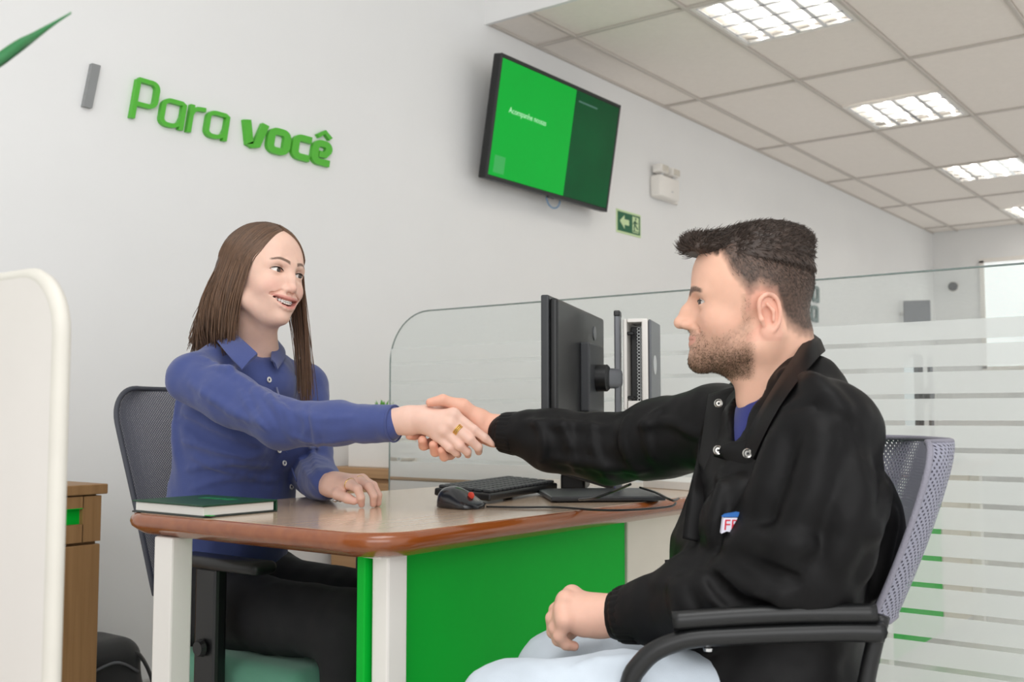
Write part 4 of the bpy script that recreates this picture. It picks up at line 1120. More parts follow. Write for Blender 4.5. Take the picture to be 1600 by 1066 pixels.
# ================================================================== the woman behind the desk
WF = np.array([0.03, -1.0, 0]); WF /= np.linalg.norm(WF)
WRt = np.cross(WF, (0, 0, 1.0))                              # her right, towards the camera side
WB = np.stack([WRt, WF, np.array([0, 0, 1.0])], 1)
HR = rot('Y', -7.0)                                           # head tilted a little towards her left shoulder
WM = WB @ HR @ rot('X', 2)
WP = dict(cr_c=(0, -0.012, 0.028), cr_r=(0.0715, 0.092, 0.084), face_c=(0, 0.030, -0.022), face_r=(0.0595, 0.056, 0.082), fore_c=(0, 0.028, 0.034), fore_r=(0.060, 0.0590, 0.066),
          jaw=(0.050, 0.004, -0.060), jaw_r=0.017, chin=(0.012, 0.068, -0.098), chin_r=(0.0165, 0.015, 0.0135), cheek=(0.0355, 0.058, -0.034), cheek_r=(0.022, 0.020, 0.019),
          maxil_c=(0, 0.058, -0.062), maxil_r=(0.034, 0.033, 0.030), eye=(0.0308, 0.0700, 0.0), brow=(0.0125, 0.0155), nasion=(0, 0.088, 0.002), tip=(0, 0.1045, -0.037), hump=-0.0055,
          mouth=(0.0890, -0.0680, 0.0335), smile=0.0125, open=0.0135, lip=(0.0012, 0.0026), lipback=0.0215, lid=0.0052, eyew=0.0128, nw=0.82)
weye = PD(449, 427, 2.30)
wt = weye - WM @ np.array([0, 0.076, 0])
def wloc(p): return (np.asarray(p) - wt) @ WM
wneck = np.array([1.555, 1.905, 1.062])                      # neck base in the collar
nb_l = wloc(wneck); nl2 = wloc(wneck + np.array([0, 0.01, -0.10]))
wo = thing('person', 'person in blue button shirt with long brown hair, sitting behind the desk shaking hands', 'person', (1.60, 1.98, 0))

v = head_volume(WP, (-0.095, -0.125, min(nb_l[2], -0.2) - 0.02), (0.095, 0.125, 0.125))
v.cone((0, -0.028, -0.055), nb_l, 0.050, 0.052, 0.022)
v.cone(nb_l, nl2, 0.052, 0.075, 0.02)
v.cone((0, 0.03, -0.085), nb_l + [0, 0.035, 0.01], 0.020, 0.020, 0.03)
HV, HQ = v.mesh(1)
HV = relax(HV, HQ, sstep(0.030, 0.040, HV[:, 2]) * sstep(0.0, 0.02, HV[:, 1]), 60)
hc = skin_colors(HV, (0.80, 0.53, 0.42))
x, y, z = HV.T; ax = np.abs(x)
# lips, cheeks, brows
my, mz, mwid = WP['mouth']; kk = np.clip(ax / mwid, 0, 1.2)
cz = mz + WP['smile'] * kk ** 2
lipw = sstep(0.0155, 0.0115, np.abs(z - cz) + 0.010 * kk ** 2) * sstep(1.12, 0.98, kk) * sstep(0.060, 0.066, y)
hc = mixc(hc, (0.62, 0.235, 0.20), lipw * 0.85)
inner = sstep(0.0, -0.003, y - (my - 0.0045 - WP['lipback'] * kk ** 2)) * sstep(0.0085, 0.0065, np.abs(z - cz)) * sstep(1.0, 0.95, kk) * sstep(0.05, 0.055, y)
hc = mixc(hc, (0.16, 0.04, 0.035), inner)
hc = mixc(hc, (0.80, 0.40, 0.33), 0.45 * np.exp(-(((ax - 0.040) / 0.020) ** 2 + ((z + 0.038) / 0.018) ** 2)) * (y > 0.03))
hc = mixc(hc, (0.78, 0.40, 0.33), 0.35 * np.exp(-((x / 0.014) ** 2 + ((z + 0.040) / 0.014) ** 2)) * (y > 0.09))
bt_ = np.clip((ax - 0.010) / 0.040, 0, 1)
bz = 0.0178 + 0.0070 * np.sin(np.clip(bt_ * 1.15, 0, 1) * math.pi * 0.72) - 0.003 * bt_ ** 3
bw = sstep(1.25, 0.6, np.abs(z - bz) / (0.0037 * (1 - 0.62 * bt_) + 0.0006)) * sstep(0.008, 0.012, ax) * sstep(0.053, 0.046, ax) * (y > 0.03)
hc = mixc(hc, (0.105, 0.058, 0.036), bw * 0.88)
el_ = np.exp(-((((ax - 0.031) / 0.0155) ** 2 + ((z - 0.003) / 0.0095) ** 2)) ** 1.5) * (y > 0.05)
hc = mixc(hc, (0.55, 0.30, 0.23), 0.35 * el_)
body_parts = [(HV @ WM.T + wt, HQ, hc)]

# --- shoulder, arm and hand joints
w_shR, w_shL = PD(297, 592, 2.26), PD(476, 606, 2.55)
w_elR, w_wrR = PD(440, 662, 2.13), PD(618, 662, 2.03)
w_elL, w_wrL = PD(490, 742, 2.45), PD(508, 757, 2.195)
HD = 2.0
hp_ = lambda x, y, dd=0.0: PD(x, y, HD + dd)
def palm(v, wr, mcps, r0, r1, k=0.014):
    for m in mcps: v.cone(wr, m, r0, r1, k)
    for a, b in zip(mcps[:-1], mcps[1:]): v.cone(a, b, r1, r1, 0.006)
# right hand in the handshake
wr = hp_(640, 657, 0.012)
ws = hp_(662, 656, 0.006)
iF = [hp_(708, 648, -0.004), hp_(741, 672, -0.014), hp_(757, 684, -0.014), hp_(770, 693, -0.012)]
mF = [hp_(703, 662, -0.010), hp_(734, 687, -0.022), hp_(747, 699, -0.016), hp_(748, 706, 0.004)]
rF = [hp_(694, 673, -0.010), hp_(718, 697, -0.022), hp_(730, 706, -0.014), hp_(731, 711, 0.006)]
pF = [hp_(683, 681, -0.006), hp_(702, 700, -0.018), hp_(713, 708, -0.010), hp_(716, 711, 0.006)]
allp = np.vstack([wr, iF, mF, rF, pF, w_elR])
v = Vol(np.minimum(np.vstack([iF, mF, rF, pF, [hp_(590, 640, 0.02)]]).min(0), wr) - 0.05, np.maximum(np.vstack([iF, mF, rF, pF, [hp_(590, 680, 0.05)]]).max(0), wr) + 0.06, 0.0016)
camn = CF
v.cone(hp_(596, 661, 0.03), wr, 0.0265, 0.0255, 0.01, sq=0.80, n=camn)
v.cone(wr, ws, 0.0255, 0.0235, 0.012, sq=0.78, n=camn)
for m_, r_ in ((iF[0], 0.0125), (mF[0], 0.0128), (rF[0], 0.012), (pF[0], 0.0105)): v.cone(ws, m_, 0.017, r_, 0.014)
finger(v, iF, [0.0112, 0.0088, 0.0080, 0.0066], 0.003, 0.007)
finger(v, mF, [0.0112, 0.0090, 0.0082, 0.0070], 0.003, 0.006)
finger(v, rF, [0.0106, 0.0086, 0.0078, 0.0068], 0.003, 0.006)
finger(v, pF, [0.0094, 0.0076, 0.0070, 0.0060], 0.003, 0.006)
for m_ in (iF, mF, rF): v.ell(m_[0] - CF * 0.005, (0.0085, 0.0085, 0.0075), 0.010)      # knuckles
v.cone(hp_(655, 650, 0.018), hp_(690, 634, 0.036), 0.016, 0.0115, 0.012); v.cone(hp_(690, 634, 0.036), hp_(722, 644, 0.050), 0.0105, 0.008, 0.004)
V_, Q_ = v.mesh(1); c_ = skin_colors(V_, (0.80, 0.53, 0.43))
def near(V, p, r): return np.exp(-(((V - p) ** 2).sum(1) / r ** 2))
for F_ in (iF, mF, rF, pF):
    c_ = mixc(c_, (0.80, 0.44, 0.36), 0.30 * near(V_, F_[1], 0.010)); c_ = mixc(c_, (0.82, 0.46, 0.38), 0.35 * near(V_, F_[3], 0.009))
body_parts.append((V_, Q_, c_))
w_ring_R = [(mF, 0.30, 0.0102), (rF, 0.42, 0.0098)]
# left hand resting on the desk
hd = lambda x, y, d: PD(x, y, d)
wl = w_wrL
iL = [hd(545, 756, 2.125), hd(559, 764, 2.098), hd(564, 778, 2.095), hd(565, 789, 2.102)]
mL = [hd(560, 752, 2.145), hd(576, 760, 2.115), hd(584, 775, 2.108), hd(583, 788, 2.112)]
rL = [hd(566, 750, 2.165), hd(583, 759, 2.14), hd(591, 774, 2.132), hd(591, 787, 2.132)]
pL = [hd(566, 752, 2.19), hd(584, 764, 2.18), hd(590, 777, 2.172), hd(589, 785, 2.17)]
tL = [hd(513, 764, 2.165), hd(528, 772, 2.125), hd(543, 779, 2.105), hd(553, 783, 2.10)]
al = np.vstack([wl, iL, mL, rL, pL, tL, hd(490, 757, 2.25)[None]])
v = Vol(al.min(0) - 0.04, al.max(0) + 0.04, 0.0016)
v.cone(hd(503, 752, 2.27), wl, 0.022, 0.0225, 0.01)
wl2 = hd(522, 756, 2.165)
v.cone(wl, wl2, 0.0235, 0.021, 0.012)
for m_, r_ in ((iL[0], 0.0125), (mL[0], 0.0125), (rL[0], 0.012), (pL[0], 0.011)): v.cone(wl2, m_, 0.018, r_, 0.012)
for F_, R_ in ((iL, [0.0108, 0.0088, 0.0078, 0.0062]), (mL, [0.0108, 0.0090, 0.0080, 0.0064]), (rL, [0.0104, 0.0086, 0.0078, 0.0062]), (pL, [0.0092, 0.0076, 0.0068, 0.0056])):
    finger(v, F_, R_, 0.003, 0.006)
finger(v, tL, [0.015, 0.0115, 0.0098, 0.0078], 0.004, 0.012)
v.plane((0, 0, DZ + 0.0012), (0, 0, -1))
V_, Q_ = v.mesh(1); c_ = skin_colors(V_, (0.78, 0.50, 0.40))
for F_ in (iL, mL, rL, tL): c_ = mixc(c_, (0.80, 0.42, 0.35), 0.45 * near(V_, F_[3], 0.010))
body_parts.append((V_, Q_, c_))
w_rings = [(mF, 0.36, 0.0113, HD), (mF, 0.42, 0.0111, HD), (mF, 0.48, 0.0109, HD), (iL, 0.15, 0.0118, 2), (mL, 0.12, 0.0118, 2)]

# --- trunk, hips and legs under the clothes
v = Vol((1.30, 1.36, 0.02), (1.88, 2.20, 1.06), 0.012)
pel = np.array([1.59, 1.985, 0.505])
v.cone(pel + [0, 0.01, 0.04], (1.575, 1.98, 0.80), 0.100, 0.105, 0.03, sq=0.75, n=(0, 1, 0))
v.cone((1.572, 1.97, 0.82), (1.562, 1.935, 0.94), 0.125, 0.12, 0.04, sq=0.68, n=(0, 1, 0))
v.cone(w_shR + [0.02, 0, -0.01], w_shL + [-0.02, 0, -0.01], 0.045, 0.045, 0.05); v.cone(wneck + [0, 0, -0.08], wneck + [0, 0, 0.0], 0.055, 0.045, 0.03)
v.chain([w_shR, w_elR, w_wrR], [0.042, 0.034, 0.025], 0.02); v.chain([w_shL, w_elL, w_wrL], [0.038, 0.026, 0.019], 0.02)
for s in (-1, 1):
    v.chain([pel + [s * 0.09, 0, 0.0], pel + [s * 0.10, -0.48, 0.0], pel + [s * 0.10, -0.46, -0.42]], [0.075, 0.052, 0.035], 0.03)
V_, Q_ = v.mesh(1)
body_parts.append((V_, Q_, skin_colors(V_, (0.80, 0.53, 0.43))))
def join_body(parts, name, parent):
    n = 0; VV, QQ, CC_ = [], [], []
    for a, b, c in parts: VV.append(a); QQ.append(np.asarray(b) + n); CC_.append(c); n += len(a)
    return add(name, (np.vstack(VV), np.vstack(QQ)), M_SKIN, parent, smooth=True, col=np.vstack(CC_))
wbody = join_body(body_parts, 'body', wo)
eye_parts(wbody, WP, WM, wt, (-0.20, 1, -0.08))
lashes(WP, WM, wt, 0.0012, wbody)
# teeth with braces
tz = WP['mouth'][1] + 0.0018; tm = []; br = []
for i in range(12):
    k = (i - 5.5) / 6.0; xx = 0.0275 * k * 1.0
    c = np.array([xx, WP['mouth'][0] - 0.0050 - 0.023 * k * k, tz + 0.0100 * k * k]); a = math.degrees(math.atan2(-0.054 * k, 0.0275)) 
    tm.append(rbox(c, (0.0048 if abs(k) < 0.4 else 0.0056, 0.004, 0.0088 - 0.0025 * abs(k)), 0.0012, 2, rot('Z', a)))
    br.append(rbox(c + rot('Z', a) @ np.array([0, 0.0023, -0.0003]), (0.0020, 0.0012, 0.0020), 0.0003, 1, rot('Z', a)))
for i, q in enumerate(tm): add('tooth', xf(q, WM, wt), M_TEETH, wbody, smooth=True)
wire = np.array([[0.0275 * k, WP['mouth'][0] - 0.0050 - 0.023 * k * k + 0.0028, tz - 0.0003 + 0.0100 * k * k] for k in np.linspace(-0.92, 0.92, 18)])
add('braces', xf(join(tube(wire, 0.0004, 5), *br), WM, wt), M_BRACE, wbody)
low = [rbox(np.array([0.020 * k, WP['mouth'][0] - 0.0085 - 0.02 * k * k, WP['mouth'][1] - 0.0075 + 0.006 * k * k]), (0.0034, 0.003, 0.004), 0.001, 1) for k in np.linspace(-0.7, 0.7, 9)]
add('lower_teeth', xf(join(*low), WM, wt), M_TEETH, wbody, smooth=True)

# --- rings and bracelet
def ring_on(F_, f, r, parent, name='ring'):
    c = F_[0] * (1 - f) + F_[1] * f; d = F_[1] - F_[0]; A = frame(d, (0, 0, 1)); a = np.linspace(0, 2 * math.pi, 25)[:-1]
    return add(name, tube(np.array([c + A @ np.array([0.0, r * math.cos(k), r * math.sin(k)]) for k in a]), 0.0013, 6, closed=True), M_GOLD, parent, smooth=True)
for F_, f, r, _ in w_rings: ring_on(F_, f, r, wo)
A = frame(wl - hd(503, 752, 2.27), (0, 0, 1)); links = []
for k in range(20):
    a = k / 20 * 2 * math.pi; c = wl + A @ np.array([-0.004, 0.0262 * math.cos(a), 0.0262 * math.sin(a)])
    T_ = A @ np.array([0, -math.sin(a), math.cos(a)]); Nn = A @ np.array([0, math.cos(a), math.sin(a)]); S_ = A[:, 0] if k % 2 else Nn
    links.append(tube(np.array([c + T_ * 0.0056 * math.cos(b) + S_ * 0.0036 * math.sin(b) for b in np.linspace(0, 2 * math.pi, 11)[:-1]]), 0.0010, 5, closed=True))
add('bracelet', join(*links), M_GOLD, wo, smooth=True)
wc = hd(524, 782, 2.15); add('bracelet_charm', join(*[lathe([(0.001, -0.004), (0.005, -0.002), (0.005, 0.002), (0.001, 0.004)], 10, None, wc + [0.006 * k, -0.007 * k, 0.0]) for k in range(3)]), M_CHROME, wo, smooth=True)

# --- blue shirt
M_SHIRT = mat('blue_shirt_cotton', (60, 74, 132), 0.75, var=0.035, scale=120, bump=0.25, bscale=1400, sheen=0.25, stretch=(1, 1, 3))
v = Vol((1.28, 1.36, 0.47), (1.92, 2.18, 1.09), 0.0048)
v.cone((1.585, 2.03, 0.52), (1.578, 1.995, 0.72), 0.158, 0.142, 0.03, sq=0.74, n=(0, 1, 0))
v.cone((1.578, 1.995, 0.72), (1.568, 1.955, 0.90), 0.142, 0.152, 0.05, sq=0.74, n=(0, 1, 0))
v.cone((1.568, 1.955, 0.90), (1.560, 1.94, 0.905), 0.150, 0.115, 0.05, sq=0.68, n=(0, 1, 0))
for s in (-1, 1): v.ell(np.array([1.568 - s * 0.065, 1.872, 0.875]), (0.062, 0.058, 0.062), 0.05)
v.cone(w_shR + [0.02, 0, 0.004], PD(350, 550, 2.37), 0.050, 0.033, 0.04); v.cone(w_shL + [-0.02, 0, 0.004], wneck + [0.035, 0.012, -0.012], 0.050, 0.034, 0.04)
v.chain([w_shR, w_shR * 0.55 + w_elR * 0.45, w_elR, w_elR * 0.5 + w_wrR * 0.5, PD(585, 662, 2.045)], [0.052, 0.053, 0.048, 0.041, 0.036], 0.022)
v.cone(PD(572, 662, 2.052), PD(606, 662, 2.032), 0.0365, 0.0350, 0.004)
v.chain([w_shL, w_shL * 0.5 + w_elL * 0.5, w_elL], [0.058, 0.053, 0.046], 0.02)
v.chain([w_elL, w_elL * 0.5 + w_wrL * 0.5, PD(507, 756, 2.205)], [0.048, 0.043, 0.035], 0.012)
# folds
v.ridges([[(318, 560), (370, 590), (420, 625), (452, 650)], [(300, 600), (360, 640), (420, 668)], [(330, 575), (380, 580), (420, 600)]], 1.9, 2.7, 0.0075, 0.011)
v.ridges([[(395, 608), (410, 640), (428, 668)], [(420, 615), (436, 645), (452, 682)], [(440, 630), (452, 655), (458, 690)], [(372, 600), (392, 640), (420, 675)]], 1.9, 2.7, 0.006, 0.007)
v.ridges([[(460, 645), (500, 655), (560, 652)], [(455, 680), (500, 690), (548, 685)], [(470, 640), (480, 665), (472, 690)]], 1.9, 2.7, 0.0035, 0.008)
v.ridges([[(286, 690), (330, 700), (390, 716)], [(290, 735), (350, 722), (420, 728)], [(300, 765), (360, 745), (430, 752)], [(300, 712), (340, 730), (400, 745)]], 1.9, 2.8, 0.006, 0.009)
v.ridges([[(480, 690), (492, 720), (500, 750)], [(470, 720), (485, 745), (500, 765)], [(488, 640), (494, 670), (496, 700)]], 2.0, 2.9, 0.0045, 0.010)
v.ridges([[(560, 638), (566, 665), (563, 694)]], 1.9, 2.4, 0.0025, 0.003)
v.ridges([[(262, 640), (300, 668), (345, 690), (400, 705)]], 1.9, 2.8, 0.008, 0.016, '-', 0.2)
v.ell(wneck + np.array([0.0, 0.012, -0.045]), (0.098, 0.078, 0.048), 0.04)
v.ell(wneck + np.array([0.0, -0.035, -0.070]), (0.080, 0.055, 0.050), 0.04)
# neck opening: collar V
v.cone(wneck + [0, 0.01, 0.06], wneck + [0, 0.0, -0.01], 0.058, 0.052, 0.004, '-')
v.cone(wneck + [0.0, -0.035, 0.03], PD(418, 572, 2.26), 0.034, 0.006, 0.004, '-'); v.cone(PD(410, 545, 2.20), PD(419, 573, 2.20), 0.018, 0.004, 0.004, '-')
wshirt_vol = v
V_, Q_ = v.mesh(1); N_ = normals(V_, Q_); V_ = cloth_noise(V_, N_, 0.004, 26, 5)
shirt = add('shirt', (V_, Q_), M_SHIRT, wo, smooth=True, label='blue cotton button shirt')
cuffp = PD(606, 662, 2.032); cd = PD(606, 662, 2.032) - PD(572, 662, 2.052); A = frame(cd, (0, 0, 1)); a = np.linspace(0, 2 * math.pi, 33)[:-1]
add('cuff_edge', tube(np.array([cuffp + A @ np.array([0.014, 0.0335 * math.cos(k), 0.0345 * math.sin(k)]) for k in a]), 0.0020, 6, closed=True), M_SHIRT, shirt, smooth=True)
# collar
nf = np.array([0.02, -1.0, 0]); nr = np.array([-1.0, -0.02, 0])
def collar(parent, c, r_in, r_out, drop, z_back, z_front, opening, m, tipx=0.03, thick=0.003, n=30, fold=0.010, name='collar', tipdrop=0.035):
    secs = []
    for ph in np.linspace(opening, 2 * math.pi - opening, n):
        e = abs(math.cos(ph / 2)) ** 6                               # near the front ends
        dv = nf * math.cos(ph) + nr * math.sin(ph)
        b = 0.5 - 0.5 * math.cos(ph)                                 # 0 at the front, 1 at the back
        zt = z_front + (z_back - z_front) * b ** 0.7
        pin = c + dv * r_in + np.array([0, 0, zt - fold]); top = c + dv * (r_in + 0.006) + np.array([0, 0, zt])
        out = c + dv * (r_out + tipx * e) + np.array([0, 0, zt - drop - tipdrop * e])
        midp = c + dv * (r_in * 0.45 + r_out * 0.55 + 0.006) + np.array([0, 0, zt - drop * 0.35])
        secs.append(np.array([pin, top, midp, out, out - dv * thick, midp - dv * thick * 1.4 - np.array([0, 0, thick]), top - dv * 0.001 - np.array([0, 0, 0.005]), pin - dv * 0.0015]))
    return add(name, loft(secs), m, parent, smooth=True, autosmooth=70)
def collar_px(parent, stations, center, m, name='collar', stand=0.03, thick=0.004):
    """folded collar from stations of (upper edge, outer edge), each a pixel with its distance"""
    ci = catmull(np.array([PD(*a) for a, b in stations]), 5); co = catmull(np.array([PD(*b) for a, b in stations]), 5); secs = []
    for a_, b_ in zip(ci, co):
        o_ = np.append(a_[:2] - center[:2], 0); o_ /= np.linalg.norm(o_); up_ = np.array([0, 0, 1.0]); mid_ = a_ * 0.5 + b_ * 0.5 + o_ * 0.004 + up_ * 0.003
        k_ = len(secs) / (len(ci) - 1); stand_ = stand * min(1, 0.15 + 6 * min(k_, 1 - k_)); secs.append(np.array([a_ - up_ * stand_ + o_ * 0.003, a_ - o_ * 0.001, a_ + up_ * 0.0015 + o_ * thick * 0.6, mid_ + o_ * thick * 0.7, b_ + o_ * thick * 0.8, b_ - up_ * 0.002, mid_ - up_ * 0.006 - o_ * 0.002, a_ - up_ * stand_ + o_ * 0.008]))
    return add(name, loft(secs), m, parent, smooth=True, autosmooth=70)
collar_px(shirt, [((402, 553, 2.245), (378, 577, 2.215)), ((386, 538, 2.27), (362, 560, 2.235)), ((368, 522, 2.31), (347, 542, 2.275)), ((353, 510, 2.37), (337, 527, 2.345)), ((350, 503, 2.43), (336, 518, 2.44)), ((372, 503, 2.49), (366, 518, 2.52)), ((402, 510, 2.50), (412, 526, 2.53)), ((419, 522, 2.45), (438, 538, 2.47)), ((424, 540, 2.39), (444, 556, 2.40)), ((423, 562, 2.32), (433, 577, 2.31))], wneck, M_SHIRT)
M_NAVYB = mat('button_thread', (40, 46, 90), 0.7)
M_BTN = mat('white_button', (225, 222, 216), 0.3)
for bx_, by_ in ((419, 594), (435, 704), (443, 724), (454, 761)):
    p = v.hit(bx_, by_, 1.9, 2.8)
    if p is None: continue
    nrm = np.array([-0.25, -0.95, 0.1]); A = frame((1, 0.2, 0), nrm)
    add('button', lathe([(0.0062, 0), (0.0066, 0.0015), (0.0058, 0.0028), (0.0036, 0.0022), (0.0034, 0.0006)], 16, A, p + nrm * 0.0035), M_BTN, shirt, smooth=True, autosmooth=40)
    add('button_hole', lathe([(0.0026, 0.0008), (0.0026, 0.0016)], 10, A, p + nrm * 0.0035), M_NAVYB, shirt)
# placket edge
pp_ = [v.hit(x_, y_, 1.9, 2.8) for x_, y_ in ((428, 590), (432, 606), (436, 620))]
pp2 = [v.hit(x_, y_, 1.9, 2.8) for x_, y_ in ((447, 706), (455, 730), (463, 752), (468, 775))]
for q in (pp_, pp2):
    q = [k + np.array([-0.25, -0.95, 0]) * 0.001 for k in q if k is not None]
    if len(q) >= 3: add('placket', tube(catmull(np.array(q), 4), 0.0020, 6), M_SHIRT, shirt, smooth=True)

# --- dark trousers and shoes
M_TROU = mat('black_trousers', (14, 14, 18), 0.8, bump=0.2, bscale=900)
v = Vol((1.34, 1.36, 0.05), (1.84, 2.18, 0.66), 0.009)
v.cone(pel + [-0.08, 0, -0.0], pel + [0.08, 0, -0.0], 0.108, 0.108, 0.03)
for s in (-1, 1):
    v.chain([pel + [s * 0.09, -0.02, 0.0], pel + [s * 0.10, -0.48, 0.01], pel + [s * 0.10, -0.46, -0.42]], [0.088, 0.066, 0.052], 0.03)
V_, Q_ = v.mesh(1); N_ = normals(V_, Q_); V_ = cloth_noise(V_, N_, 0.008, 16, 9)
add('trousers', (V_, Q_), M_TROU, wo, smooth=True)
for s in (-1, 1):
    f0 = pel + [s * 0.10, -0.46, 0]; f0 = np.array([f0[0], f0[1], 0.0])
    sh = Vol(f0 + [-0.06, -0.22, 0.0], f0 + [0.06, 0.08, 0.12], 0.006)
    sh.cone(f0 + [0, 0.03, 0.04], f0 + [0, -0.13, 0.03], 0.038, 0.034, 0.02); sh.cone(f0 + [0, 0.0, 0.05], f0 + [0, 0.0, 0.10], 0.042, 0.04, 0.02); sh.plane(f0 + [0, 0, 0.006], (0, 0, -1))
    add('shoe', sh.mesh(1), M_BLACK, wo, smooth=True)

# --- long hair: under-mass plus strands from the parting
gh = lambda x, y, d: wloc(PD(x, y, d))
HCc = np.array([0, -0.014, 0.028]); HCr = np.array([0.0795, 0.1000, 0.0925])
v = Vol((-0.12, -0.15, -0.26), (0.13, 0.11, 0.14), 0.003)
v.ell(HCc, HCr - 0.003, 0.0)
v.cone((0.066, -0.022, 0.0), (0.066, -0.036, -0.085), 0.032, 0.022, 0.02, sq=0.30, n=(1, 0, 0))
v.cone((0.02, -0.070, 0.0), (0.015, -0.064, -0.12), 0.045, 0.036, 0.03, sq=0.4, n=(0, 1, 0))
v.cone((-0.064, -0.016, 0.0), (-0.062, -0.020, -0.08), 0.026, 0.020, 0.02, sq=0.5, n=(1, 0, 0))
v.ell((0.0, 0.105, -0.030), (0.066, 0.100, 0.103), 0.006, '-')
v.cone((0, 0.02, -0.10), (0, 0.05, -0.2), 0.055, 0.06, 0.01, '-')
v.plane((0, 0.045, 0.06), (0, 1, -0.55))
HV2, HQ2 = v.mesh(2)
hcol = np.tile(np.array([0.075, 0.042, 0.026]), (len(HV2), 1)) * (0.8 + 0.4 * vnoise(HV2 * np.array([60, 60, 8]), 1.0, 2))[:, None]
hair = add('hair', (HV2 @ WM.T + wt, HQ2), M_HAIRW, wo, smooth=True, col=hcol, label='long straight brown hair')
def unit(p): q = (np.asarray(p) - HCc) / HCr; return q / np.linalg.norm(q)
def slerp(a, b, t):
    w = math.acos(np.clip(a @ b, -1, 1)); return (np.sin((1 - t) * w)[:, None] * a + np.sin(t * w)[:, None] * b) / math.sin(w)
curves, cols, rads = [], [], []
def hair_side(s, n, tips):
    for i in range(n):
        u = rng.random() ** 0.9 if s > 0 else rng.random() ** 0.75
        lift = 1.0 + rng.random() * 0.035 + (0.05 * max(0, 1 - u / 0.3) if s < 0 else 0)
        y0 = 0.066 - 0.150 * u + rng.normal() * 0.002
        st = unit((s * 0.002 + 0.006, y0, 0.2 * 0 + HCc[2] + 0.09 - 0.012 * max(0, (y0 - 0.03) / 0.03)))
        az = math.radians((62 if s > 0 else 40) + (110 if s > 0 else 130) * u + rng.normal() * 3); zl = -0.12 + 0.05 * rng.normal()
        en = np.array([s * math.sin(az), math.cos(az), zl]); en /= np.linalg.norm(en)
        P1 = HCc + slerp(st, en, np.linspace(0, 1, 9)) * HCr * lift
        tp = tips(u) + rng.normal(size=3) * np.array([0.005, 0.006, 0.017])
        e = P1[-1]; bo_ = 0.016 * math.sin(math.pi * min(max(u, 0.0), 1.0)) if s > 0 else 0.0; mid = e * 0.55 + tp * 0.45 + np.array([s * (0.006 + bo_), 0, 0]); q3 = e * 0.2 + tp * 0.8 + np.array([s * (0.004 + bo_), 0, 0])
        P = catmull(np.vstack([P1[::2], mid, q3, tp]), 3)
        curves.append(P); t_ = np.linspace(0, 1, len(P))
        rads.append((0.0016 + 0.0007 * rng.random()) * (1 - 0.72 * t_ ** 2))
        g = rng.random(); b_ = np.array([0.128, 0.070, 0.040]) * (0.62 + 0.75 * g)
        cols.append(np.repeat(b_[None], len(P) * 4, 0))
tR0, tR1 = gh(365, 527, 2.28), gh(302, 533, 2.43)
hair_side(1, 1500, lambda u: tR0 * (1 - u) + tR1 * u)
tc0, tc1 = gh(489, 630, 2.40), gh(470, 612, 2.41)
def tips_left(u):
    if u < 0.42: return tc0 * (1 - u / 0.42) + tc1 * (u / 0.42) + rng.normal(size=3) * 0.005
    w_ = (u - 0.42) / 0.58; return np.array([-0.07 + 0.06 * w_, -0.06 - 0.03 * w_, -0.21])
hair_side(-1, 420, tips_left)
VH, QH = hair_tubes(np.array(curves), np.array(rads), 4)
add('hair_strands', (VH @ WM.T + wt, QH), M_HAIRW, hair, smooth=True, col=np.vstack(cols), kind='stuff')

# ================================================================== her office chair
M_MESHB = mesh_fabric('charcoal_mesh', (104, 106, 118), 210.0, 0.37)
M_SEATG = mat('green_seat_fabric', (96, 158, 132), 0.85, bump=0.3, bscale=900, sheen=0.3)
wch = thing('office_chair', 'swivel office chair with charcoal mesh back and green seat behind the desk', 'chair', (1.60, 1.95, 0))
def chair_back(parent, o, R3, F3, w, zb, zt, lean, curve, m, framer, mf, rtop=0.08, bulge=0.02, taper=0.93):
    """curved mesh back: o floor point under its lower edge, R3 right, F3 forward; leans back by lean over its height"""
    nx, nz = 25, 25; V, UV, F = [], [], []
    def pt(a, b):
        hw = w / 2 * (taper + (1 - taper) * math.sin(math.pi / 2 * min(b * 1.15, 1)))
        if b > 1 - rtop / (zt - zb): 
            q = (b - (1 - rtop / (zt - zb))) / (rtop / (zt - zb)); hw = hw - rtop * (1 - math.sqrt(max(0, 1 - q * q))) * 0.85
        return o + R3 * hw * a + np.array([0, 0, zb + (zt - zb) * b]) - F3 * (lean * b - curve * a ** 4 - bulge * math.sin(math.pi * b)), hw
    for j in range(nz):
        for i in range(nx):
            a, b = -1 + 2 * i / (nx - 1), 1 - (1 - j / (nz - 1)) ** 2; p, hw = pt(a, b); V.append(p); UV.append((a * hw, b * (zt - zb)))
    for j in range(nz - 1):
        for i in range(nx - 1): F.append([j * nx + i, j * nx + i + 1, (j + 1) * nx + i + 1, (j + 1) * nx + i])
    V = np.array(V); n0 = len(V); Vb = V - F3 * 0.006
    add('backrest_mesh', (np.vstack([V, Vb]), F + [[q + n0 for q in f[::-1]] for f in F]), m, parent, smooth=True, uv=np.array(UV + [(u + 0.0023, v_) for u, v_ in UV]))
    b = 1 - (1 - np.linspace(0, 1, 30)) ** 2
    rimp_ = [pt(-1, k)[0] for k in b] + [pt(k, 1)[0] for k in np.linspace(-1, 1, 12)[1:-1]] + [pt(1, k)[0] for k in b[::-1]] + [pt(k, 0)[0] for k in np.linspace(1, -1, 12)[1:-1]]
    add('backrest_frame', tube(np.array(rimp_) - F3 * 0.003, framer, 10, closed=True), mf, parent, smooth=True)
WC = np.array([1.605, 2.105, 0.0]); wcF, wcR = np.array([0.02, -1.0, 0]), np.array([-1.0, -0.02, 0])
M_RIMW = mat('charcoal_rim', (66, 68, 76), 0.6, bump=0.3, bscale=800)
chair_back(wch, WC, wcR, wcF, 0.44, 0.53, 0.985, 0.12, 0.035, M_MESHB, 0.006, M_RIMW, taper=0.80)
